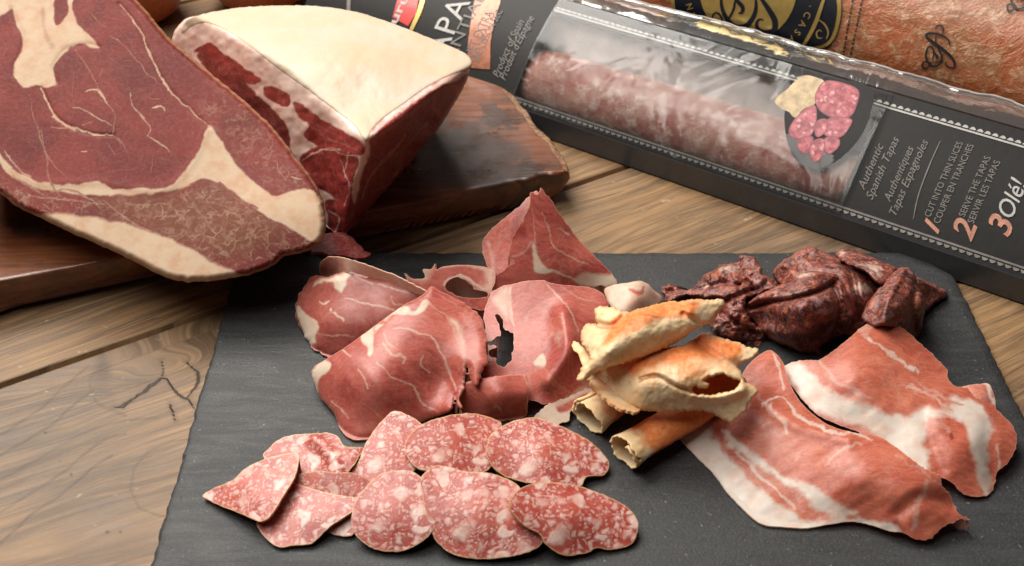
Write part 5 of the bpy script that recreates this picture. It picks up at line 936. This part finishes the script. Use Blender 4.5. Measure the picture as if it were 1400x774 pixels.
strokes('monogram', [(g4([(430, -60), (425, 20), (440, 90), (480, 160), (540, 205), (610, 200), (660, 150), (688, 80), (690, 0), (670, -60)]), 7, .15), (g4([(560, -80), (530, 20), (520, 70), (490, 130), (440, 195)]), 3, .4), (g4([(520, -20), (560, 20), (590, 60), (580, 100), (555, 98)]), 6, .2),
                     (g4([(690, -80), (740, 0), (800, 90), (835, 160), (830, 230), (780, 250), (720, 235), (695, 190), (715, 150), (750, 155)]), 8, .15), (g4([(440, 190), (425, 130), (395, 100), (365, 110), (355, 150)]), 3, .3)], M_NAVY, .19)
strokes('gold_swoosh', [(g4([(1230, -60), (1195, 40), (1150, 170), (1090, 290), (1020, 395)]), 5.5, .45), (g4([(1170, 150), (1220, 190), (1245, 250), (1230, 300)]), 2.6, .3), (g4([(1200, 290), (1165, 290), (1155, 250), (1180, 230), (1195, 245)]), 2.0, .4)], M_GOLD, .19)
# letters round the ring
def ring_text(s, cx, cy, rx, ry, a0, a1, size):
    parts = []
    for i, ch in enumerate(s):
        if ch == ' ': continue
        a = R(a0+(a1-a0)*i/(len(s)-1)); V, F = text_mesh(ch, bold=.01); V = V[:, :2]-np.array([V[:, 0].mean(), .35]); c, sn = math.cos(a), math.sin(a)
        # baseline towards the disc, reading counter-clockwise
        ux, uy = -sn, c; vx, vy = c, sn
        P = np.stack([cx+rx*c+size*(V[:, 0]*ux+V[:, 1]*vx), cy+ry*sn+size*(V[:, 0]*uy+V[:, 1]*vy)], 1); parts.append((P, F))
    V, _ = parts[0]; V = np.concatenate([p_[0] for p_ in parts]); F = []; o = 0
    for P, f in parts: F += [tuple(k+o for k in q) for q in f]; o += len(P)
    mesh_obj('lettering', logm(.18)(V[:, 0], V[:, 1]), F, M_GOLD, logo, smooth=False)
ring_text('A·CASADEM', 1023, -18, 88, 97, 8, 72, 13); ring_text('ALVANT', 1023, -18, 84, 94, 128, 172, 12)
# small script monograms printed on the casing
g5 = lambda p: cr(1150, 0, 5.16, p)
MONO = [([(665, 215), (670, 190), (695, 180), (720, 200), (715, 245)], 2.6, .5), ([(765, 320), (760, 285), (720, 255), (665, 238), (610, 238), (605, 265), (650, 300), (720, 350), (775, 400), (800, 445), (795, 480), (760, 475), (735, 455), (745, 435)], 4.2, .35),
        ([(670, 250), (668, 300), (690, 350), (710, 400), (705, 440), (670, 468), (630, 460), (600, 410), (605, 350), (630, 328), (650, 350), (650, 400), (640, 420)], 3.0, .5), ([(640, 450), (620, 440), (580, 440), (575, 475), (600, 485), (625, 460)], 2.8, .5), ([(655, 370), (680, 400), (665, 415)], 3, .6), ([(720, 390), (700, 430), (660, 455)], 1.6, .5)]
strokes('script_mark', [(g5(p), w_, tp) for p, w_, tp in MONO], M_INK, .06)
strokes('script_mark', [([(x_+116, y_-79) for x_, y_ in g5(p)], w_, tp) for p, w_, tp in MONO], M_INK, .06)
rs = np.random.RandomState(3); dash = []
for x0_, x1_ in ((1166, 1151), (1179, 1161)):
    y_ = -6.0
    while y_ < 88:
        L_ = rs.uniform(2.5, 6); f0, f1 = y_/85, (y_+L_)/85; dash.append(([(x0_+(x1_-x0_)*f0, y_), (x0_+(x1_-x0_)*f1, y_+L_)], rs.uniform(1.8, 3.2), .8)); y_ += L_+rs.uniform(.8, 2)
strokes('printed_line', dash, M_INK, .06)
bpy.context.view_layer.update()
